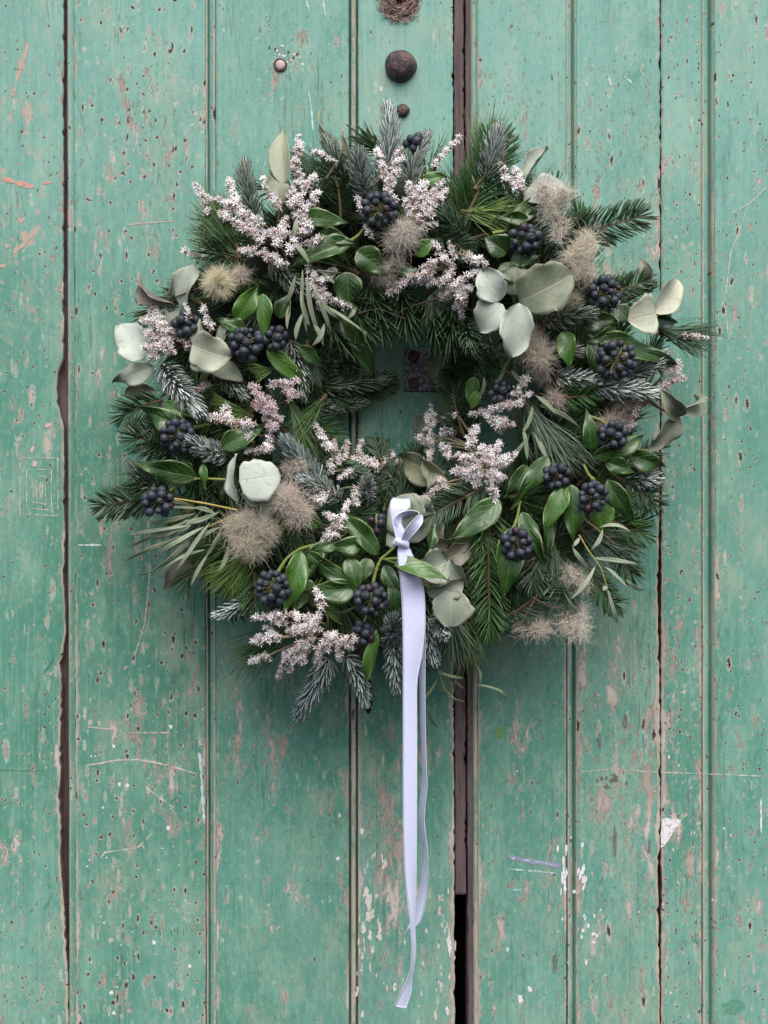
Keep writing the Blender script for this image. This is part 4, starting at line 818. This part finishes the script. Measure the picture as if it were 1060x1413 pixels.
euc((618, 775), (578, 792), 52, EG, 'heart', off=.014); euc((620, 772), (645, 806), 44, (.20, .23, .18), off=.016, roll=-.5, curl=.5); euc((640, 800), (588, 815), 34, (.22, .25, .19), off=.020, roll=.5); euc((622, 812), (621, 866), 54, (.27, .31, .24), off=.022, roll=.1, fold=.04, wave=.03, lb='round eucalyptus leaf beside the ribbon')
euc((655, 742), (600, 748), 30, EB, roll=.6, off=.004); euc((650, 755), (610, 775), 34, EB, off=.002); euc((262, 768), (226, 814), 34, EB, 'ovate', off=-.010); euc((598, 705), (600, 765), 24, EB, off=.0); euc((262, 745), (236, 760), 22, (.30, .30, .36), off=.002)
leaf('narrow', (488, 222, .008), (446, 147, .008), 17, (.16, .19, .11), off=0, name='eucalyptus_leaf', mat=M_EUC, roll=.9, curl=.6, side_bend=-.08, wave=.04)
euc((486, 222), (474, 176), 24, (.20, .22, .14), 'ovate', roll=.8, curl=.6, off=.006)
# narrow willowy leaves
for t in ((172, 774), (176, 756), (177, 738), (198, 684), (215, 800), (240, 793), (262, 812), (193, 793), (250, 722), (284, 768), (218, 765), (205, 722), (225, 700), (262, 760), (300, 790), (230, 740), (268, 700), (210, 745)):
    b = (t[0] + (322 - t[0]) * random.uniform(.45, .75), t[1] + (703 - t[1]) * random.uniform(.45, .75) + random.uniform(-8, 8)); narrow(b, t, random.uniform(6.5, 9.5), random.choice(((.20, .26, .16), (.26, .31, .20), (.17, .22, .12))))
stem([(328, 704), (285, 695), (230, 686)], .0009, (.42, .33, .10), .016, 'willow_stem'); stem([(325, 710), (270, 735), (225, 760)], .0009, (.30, .26, .10), .014, 'willow_stem')
for b, t in (((418, 372), (424, 462)), ((424, 378), (440, 464)), ((430, 392), (458, 462)), ((446, 420), (514, 470)), ((440, 405), (470, 440)), ((415, 400), (428, 452)), ((428, 365), (404, 330)), ((404, 330), (410, 300)), ((470, 440), (478, 470)), ((400, 420), (396, 455)), ((448, 445), (430, 478)), ((462, 392), (440, 372)), ((408, 380), (395, 420)), ((430, 440), (447, 478)), ((436, 372), (470, 376)), ((480, 440), (492, 424)), ((420, 430), (408, 470))): narrow(b, t, random.uniform(7, 10), random.choice(((.22, .28, .18), (.30, .34, .24), (.17, .21, .12))), off=.018)
for b, t in (((725, 545), (737, 500)), ((735, 560), (720, 600)), ((738, 545), (770, 575)), ((722, 590), (728, 635)), ((745, 560), (800, 590)), ((728, 605), (700, 645)), ((758, 640), (735, 595)), ((722, 530), (705, 510)), ((668, 520), (660, 550)), ((700, 500), (680, 540))): narrow(b, t, 8, (.13, .19, .10), off=.012)
stem([(799, 738), (812, 760), (830, 785), (838, 812)], .0008, (.40, .32, .10), .016, 'willow_stem'); stem([(805, 715), (830, 735), (848, 750)], .0007, (.25, .15, .10), .016, 'willow_stem')
for b, t in (((827, 728), (870, 735)), ((822, 780), (786, 828)), ((835, 782), (866, 811)), ((838, 812), (852, 860)), ((790, 755), (812, 784)), ((800, 742), (790, 755)), ((838, 808), (832, 815)), ((818, 770), (880, 778)), ((832, 730), (815, 760)), ((864, 800), (890, 812))): narrow(b, t, 8, (.26, .32, .22), off=.016)
stem([(600, 870), (603, 915), (612, 950), (628, 965)], .0008, (.35, .33, .10), -.002, 'willow_stem')
for b, t in (((601, 905), (574, 925)), ((603, 938), (575, 975)), ((608, 925), (640, 950)), ((618, 960), (642, 968)), ((604, 928), (642, 936)), ((656, 945), (700, 964)), ((658, 918), (662, 945)), ((590, 975), (605, 1003)), ((508, 845), (480, 905)), ((492, 835), (465, 845)), ((515, 865), (520, 900)), ((505, 880), (535, 894))): narrow(b, t, 5.5, (.16, .22, .10), off=.0)
# twigs
for pts in ([(742, 820), (720, 860), (706, 866)], [(735, 825), (760, 838), (770, 838)], [(688, 774), (712, 787), (735, 808)], [(712, 787), (706, 805)], [(720, 778), (740, 770)], [(768, 290), (750, 275)], [(770, 285), (803, 270)], [(800, 330), (838, 316)], [(242, 410), (262, 402), (280, 396)], [(650, 600), (672, 640), (690, 660)], [(560, 440), (520, 425), (470, 440)], [(610, 410), (560, 425), (530, 445)]): stem(pts, .0008, (.10, .065, .055), .014, 'twig')

# white flower sprays (tip x, tip y, foot x, foot y, width)
spray([(300, 273, 365, 312), (314, 247, 334, 300), (362, 244, 386, 290), (302, 292, 342, 318), (330, 345, 385, 355), (350, 325, 400, 322, 22), (396, 300, 380, 340), (340, 300, 360, 335), (412, 320, 398, 350, 20), (375, 355, 395, 368)], 19, root=(385, 340), lb='large white flower spray at the upper left')
spray([(414, 188, 408, 235), (402, 225, 425, 262), (436, 240, 408, 285), (432, 208, 464, 224, 11), (410, 250, 400, 285, 20), (440, 265, 415, 300), (405, 292, 430, 318), (428, 305, 415, 325)], 18, root=(410, 300))
spray([(269, 252, 288, 294), (276, 268, 298, 280)], 13, root=(300, 300), off=.006); spray([(252, 345, 280, 356, 11)], 11, root=(290, 360), off=.006)
spray([(519, 204, 534, 250), (554, 204, 538, 260), (528, 238, 545, 282)], 17, root=(540, 290)); spray([(637, 187, 596, 232, 10), (618, 205, 600, 225, 9)], 10, root=(590, 250), off=.006)
spray([(612, 248, 580, 290), (562, 252, 580, 275), (616, 262, 590, 300), (558, 275, 576, 300), (600, 275, 578, 305), (588, 250, 575, 280)], 20, root=(580, 310)); spray([(493, 272, 513, 328, 14)], 14, root=(520, 335)); spray([(604, 308, 582, 314, 12)], 12, root=(575, 320))
spray([(408, 344, 444, 330), (421, 364, 450, 412), (462, 372, 440, 392), (488, 424, 458, 417), (425, 385, 445, 420), (440, 425, 455, 405)], 16, root=(440, 400))
spray([(595, 334, 618, 362), (620, 333, 628, 356, 11), (536, 404, 575, 380), (582, 372, 606, 362), (586, 390, 622, 390), (575, 395, 598, 372), (626, 362, 614, 395), (560, 388, 590, 378)], 17, root=(620, 370)); spray([(672, 366, 640, 352, 15), (664, 356, 650, 362)], 14, root=(630, 345))
spray([(660, 374, 622, 398), (638, 440, 638, 398), (608, 412, 630, 396), (650, 395, 630, 412), (628, 425, 640, 410)], 17, root=(640, 380))
spray([(207, 420, 225, 455), (196, 440, 235, 460), (240, 455, 222, 480, 20), (198, 480, 225, 475, 20), (205, 496, 228, 480), (240, 488, 225, 470), (200, 460, 225, 465, 22)], 20, root=(250, 480), off=.014, lb='white flower spray at the left edge of the wreath'); spray([(280, 422, 292, 455, 13), (256, 418, 260, 440, 9)], 12, root=(290, 465)); spray([(243, 462, 262, 480, 14), (268, 540, 290, 530, 12)], 13, (.010), tint=(.62, .52, .54), root=(280, 480))
spray([(255, 556, 284, 573), (284, 574, 318, 580, 20), (312, 560, 318, 585), (322, 585, 352, 584)], 16, root=(350, 595)); spray([(345, 532, 378, 570, 24), (368, 548, 378, 578), (350, 556, 370, 570, 20), (365, 575, 378, 595), (388, 575, 370, 590)], 18, root=(380, 600), tint=(.66, .55, .58)); spray([(413, 525, 370, 533, 14), (415, 546, 392, 538), (395, 522, 400, 552)], 14, root=(380, 560), tint=(.74, .65, .67)); spray([(334, 604, 352, 600), (339, 625, 376, 618), (376, 600, 366, 620)], 14, root=(375, 605))
spray([(434, 584, 452, 620), (479, 608, 476, 632, 12), (499, 606, 496, 628, 12), (456, 612, 470, 640), (486, 632, 520, 640), (520, 632, 553, 638, 18), (457, 634, 458, 652), (468, 660, 490, 648), (540, 622, 530, 642, 14), (462, 608, 460, 625, 11), (500, 632, 520, 648, 20)], 15, root=(510, 660), off=.010, lb='white flower spray inside the bottom of the wreath')
spray([(440, 695, 452, 680), (492, 698, 488, 672, 14), (430, 686, 448, 690), (425, 680, 442, 672, 12)], 14, root=(460, 680)); spray([(445, 748, 464, 722), (480, 692, 470, 730), (448, 708, 466, 720), (446, 738, 466, 740, 14)], 15, root=(480, 730), lb='white flower spray beside the ribbon')
spray([(626, 543, 624, 582, 15), (595, 558, 594, 600, 17), (612, 574, 634, 576, 13), (575, 602, 600, 612, 18), (592, 634, 596, 605), (608, 606, 620, 632), (628, 594, 610, 598)], 16, root=(660, 620), off=.012, lb='white flower spray reaching up into the opening')
spray([(658, 588, 646, 620, 20), (630, 628, 660, 640, 22), (640, 660, 665, 645, 24), (690, 610, 670, 635, 22), (700, 640, 672, 640, 24), (697, 660, 670, 655, 22), (684, 692, 676, 660, 18), (624, 652, 650, 650, 20), (655, 672, 665, 650, 20), (712, 625, 690, 640, 18), (665, 615, 670, 640, 20), (585, 690, 605, 672, 14), (600, 655, 612, 668, 15), (625, 680, 612, 668, 14)], 20, root=(690, 660), lb='dense white flower spray at the right of the ribbon')
spray([(728, 520, 708, 545, 17), (648, 572, 700, 560, 15), (684, 562, 712, 558), (711, 586, 684, 578), (690, 595, 702, 580), (670, 572, 690, 590), (735, 540, 712, 560, 12)], 15, root=(715, 590))
spray([(710, 232, 722, 262, 18), (704, 245, 715, 262), (690, 225, 700, 250)], 14, root=(720, 280)); spray([(920, 484, 905, 505, 10), (946, 520, 918, 530), (940, 505, 915, 512), (905, 540, 925, 530, 16), (867, 592, 884, 556), (900, 548, 885, 560), (936, 495, 930, 525, 10)], 14, root=(890, 540), off=.010, tint=(.72, .64, .66)); spray([(976, 466, 940, 462, 8)], 8, root=(920, 470), off=.01)
spray([(348, 852, 400, 848, 16), (395, 862, 370, 850), (348, 884, 388, 880, 18), (345, 914, 372, 904, 16), (437, 813, 446, 842, 12), (420, 852, 440, 858, 18), (398, 870, 430, 866, 20), (390, 908, 425, 885, 22), (415, 905, 430, 880, 20), (400, 925, 420, 905, 18), (436, 922, 440, 890, 16), (448, 875, 492, 884, 17), (470, 910, 465, 885, 16), (380, 938, 400, 905, 12), (365, 865, 380, 880, 14), (440, 845, 430, 875, 20), (405, 845, 420, 870, 16), (488, 894, 470, 885, 13), (452, 900, 450, 880, 18)], 17, root=(450, 870), off=.022, lb='large white flower spray at the bottom left')

# berries
for x, y, r, n_ in ((524, 290, 25, None), (571, 197, 14, 8), (725, 331, 22, None), (834, 405, 24, None), (778, 374, 18, None), (850, 497, 27, None), (257, 447, 19, None), (339, 475, 24, None), (379, 467, 18, None), (246, 602, 25, None), (218, 692, 22, None), (846, 601, 21, None), (768, 657, 20, None), (819, 686, 22, None), (714, 750, 22, None), (376, 811, 25, None), (512, 828, 23, None), (500, 874, 18, None), (520, 722, 15, 7), (690, 540, 17, None), (504, 735, 11, 5)):
    berries(x, y, r, n_, off=.020 if r > 20 else .012)

# woolly seed heads
fluff(302, 390, 27, 800, .018, (.66, .57, .42), 1, 'cream thistle-like seed head', .25); fluff(332, 378, 18, 200, .008, heads=1)
fluff(553, 333, 34, 800, .018, (.50, .46, .41), 4, 'woolly grey seed head at the top'); fluff(522, 384, 30, 520, .008, (.34, .30, .26), 4); fluff(545, 362, 16, 200, .012)
fluff(768, 280, 34, 420, .020, (.58, .54, .47), 4); fluff(778, 312, 22, 200, .018, (.58, .54, .47), 2); fluff(803, 350, 31, 620, .022, (.62, .56, .47), 4, 'pale woolly seed head at the right'); fluff(812, 375, 24, 360, .020, (.58, .52, .44), 3); fluff(800, 402, 22, 240, .010, (.46, .43, .33), 2)
fluff(740, 490, 36, 800, .014, (.42, .37, .31), 4); fluff(752, 520, 24, 300, .010, (.40, .35, .32), 2); fluff(850, 572, 30, 420, .002, (.44, .36, .31), 3); fluff(778, 563, 26, 260, .002, (.42, .35, .31), 2)
fluff(402, 643, 22, 420, .014, (.50, .45, .40), 2); fluff(402, 693, 34, 760, .020, (.50, .44, .39), 4); fluff(337, 722, 34, 760, .018, (.45, .41, .335), 4, 'brown woolly seed heads at the lower left'); fluff(338, 755, 32, 700, .018, (.45, .41, .335), 4); fluff(374, 738, 28, 520, .016, (.45, .41, .335), 3)
fluff(799, 795, 24, 380, .010, (.52, .48, .42), 3); fluff(801, 853, 32, 620, .014, (.54, .50, .44), 4, 'pale woolly seed head hanging below the right side'); fluff(738, 872, 30, 300, .006, (.48, .43, .37), 4); fluff(735, 468, 20, 220, .012, (.44, .38, .34), 2)

# ------------------------------------------------------------------ the ribbon
rib = empty('ribbon', P(553, 748, .124), 'long lavender-white satin ribbon knotted on the front of the wreath', 'ribbon')
def band(secs, name, steps=6):
    a = np.array([P(l[0], l[1], l[2]) for l, r in secs]); b = np.array([P(r[0], r[1], r[2]) for l, r in secs]); K = len(secs); t = np.linspace(0, K - 1, (K - 1) * steps + 1)
    def cr(q):
        out = []
        for x in t:
            i = min(int(x), K - 2); f = x - i; p0, p1, p2, p3 = q[max(i - 1, 0)], q[i], q[i + 1], q[min(i + 2, K - 1)]
            out.append(.5 * ((2 * p1) + (-p0 + p2) * f + (2 * p0 - 5 * p1 + 4 * p2 - p3) * f * f + (-p0 + 3 * p1 - 3 * p2 + p3) * f ** 3))
        return np.array(out)
    A, B = cr(a), cr(b); nW = 8; wv = np.linspace(0, 1, nW + 1); pt = A[:, None] + (B - A)[:, None] * wv[None, :, None]
    tg = np.gradient(pt, axis=0); nn = nrm(np.cross(tg, (B - A)[:, None])); th = .00025
    pt = pt + nn * (np.sin(wv * math.pi) * .0006)[None, :, None]
    v = np.concatenate([(pt + nn * th).reshape(-1, 3), (pt - nn * th).reshape(-1, 3)]); m = len(t); n = m * (nW + 1); idx = np.arange(n).reshape(m, nW + 1)
    q = np.stack([idx[:-1, :-1], idx[:-1, 1:], idx[1:, 1:], idx[1:, :-1]], -1).reshape(-1, 4)
    bd = np.concatenate([idx[0], idx[1:, -1], idx[-1, -2::-1], idx[-2:0:-1, 0]]); b2 = np.roll(bd, -1); rim = np.stack([bd, bd + n, b2 + n, b2], -1)
    L = np.cumsum(np.concatenate([[0], np.linalg.norm(np.diff((A + B) / 2, axis=0), axis=1)])); u = np.stack([np.broadcast_to(L[:, None] * 10, (m, nW + 1)), np.broadcast_to(wv * 2 - 1, (m, nW + 1)), np.zeros((m, nW + 1))], -1).reshape(-1, 3)
    mb = MB(); mb.add(v, [q[:, ::-1], q + n, rim], (1, 1, 1), np.concatenate([u, u])); return mb.build(name, M_RIB, rib, WORLD[rib.name])
D = .124
band([((549, 751, D), (558, 749, D)), ((545, 738, D + .003), (560, 735, D + .001)), ((541, 722, D + .006), (554, 722, D)), ((538.5, 706, D + .006), (556, 707, D)), ((538, 696, D + .003), (565, 700, D - .001)), ((540, 690, D - .004), (566, 691, D - .006)), ((543, 687, D - .016), (565, 688, D - .018)), ((545, 690, D - .03), (565, 692, D - .03))], 'loop')
band([((551, 751, D + .004), (560, 750, D + .004)), ((555, 742, D + .010), (567, 741, D + .006)), ((560, 730, D + .014), (576, 731, D + .006)), ((569, 719, D + .012), (582.5, 722, D + .004)), ((577, 711, D + .006), (583.5, 716, D - .002)), ((578, 707, D - .002), (582, 711, D - .014)), ((568, 704, D + .001), (570, 711, D - .014)), ((556, 706, D + .004), (558, 715, D - .012)), ((548, 711, D + .006), (551, 722, D - .004)), ((544, 718, D + .005), (549, 732, D + .002))], 'loop')
mb = MB(); kp = P(553.5, 748.5, D + .004)
for k in range(3):
    mb.tube([kp + np.array([-.0045 + k * .0004, .004, -.001 + k * .001]), kp + np.array([-.002, -.002 - k * .0005, .0006 * k]), kp + np.array([.0012, -.0022, -.0004]), kp + np.array([.0045, .003, -.001 - k * .001])], [.0022, .0026, .0026, .0020], 10, (1, 1, 1))
mb.build('knot', M_RIB, rib, kp)
def tail(rows, name): band([((l, y, dl), (r, y2, dr)) for (l, y, dl, r, y2, dr) in rows], name)
tail([(549.5, 749, D, 558, 749, D), (548.5, 760, D + .003, 566, 757, D), (549.5, 775, D + .005, 573, 775, D), (552, 800, D + .004, 581, 800, D - .002), (554, 825, D + .001, 585.5, 815, D - .005), (555.5, 860, D, 587, 860, D - .004), (556, 900, D, 583, 900, D - .006), (556, 940, D - .001, 576, 940, D - .007), (556, 1000, D - .002, 575.5, 1000, D - .008), (556, 1080, D - .004, 575.5, 1080, D - .009), (556.5, 1140, D - .006, 575.5, 1140, D - .011), (558, 1190, D - .008, 575, 1190, D - .014), (561, 1230, D - .009, 574.5, 1230, D - .018), (565, 1262, D - .008, 573, 1264, D - .020), (567.5, 1290, D - .008, 573.5, 1292, D - .022), (568.5, 1312, D - .010, 574, 1314, D - .022), (567, 1335, D - .012, 571.5, 1336, D - .022), (561, 1353, D - .014, 569, 1352, D - .022), (553, 1370, D - .014, 567, 1370, D - .022), (545.5, 1388, D - .014, 560, 1391, D - .020)], 'tail')
tail([(560, 775, D - .006, 572, 775, D - .006), (566, 810, D - .012, 585, 812, D - .012), (572, 850, D - .014, 587, 850, D - .012), (576, 900, D - .018, 587, 900, D - .010), (579, 940, D - .022, 586.5, 940, D - .010), (580.5, 1000, D - .026, 587, 1000, D - .012), (582.5, 1060, D - .028, 588.5, 1060, D - .014), (581.5, 1085, D - .030, 589.5, 1085, D - .016), (578, 1125, D - .032, 585.5, 1125, D - .018), (580, 1150, D - .032, 587, 1148, D - .018), (584, 1180, D - .034, 590.5, 1178, D - .020), (582, 1210, D - .034, 590.5, 1210, D - .024), (575, 1245, D - .036, 588, 1240, D - .028), (567, 1270, D - .038, 580, 1272, D - .030), (557.5, 1291, D - .040, 566, 1281, D - .036)], 'tail')
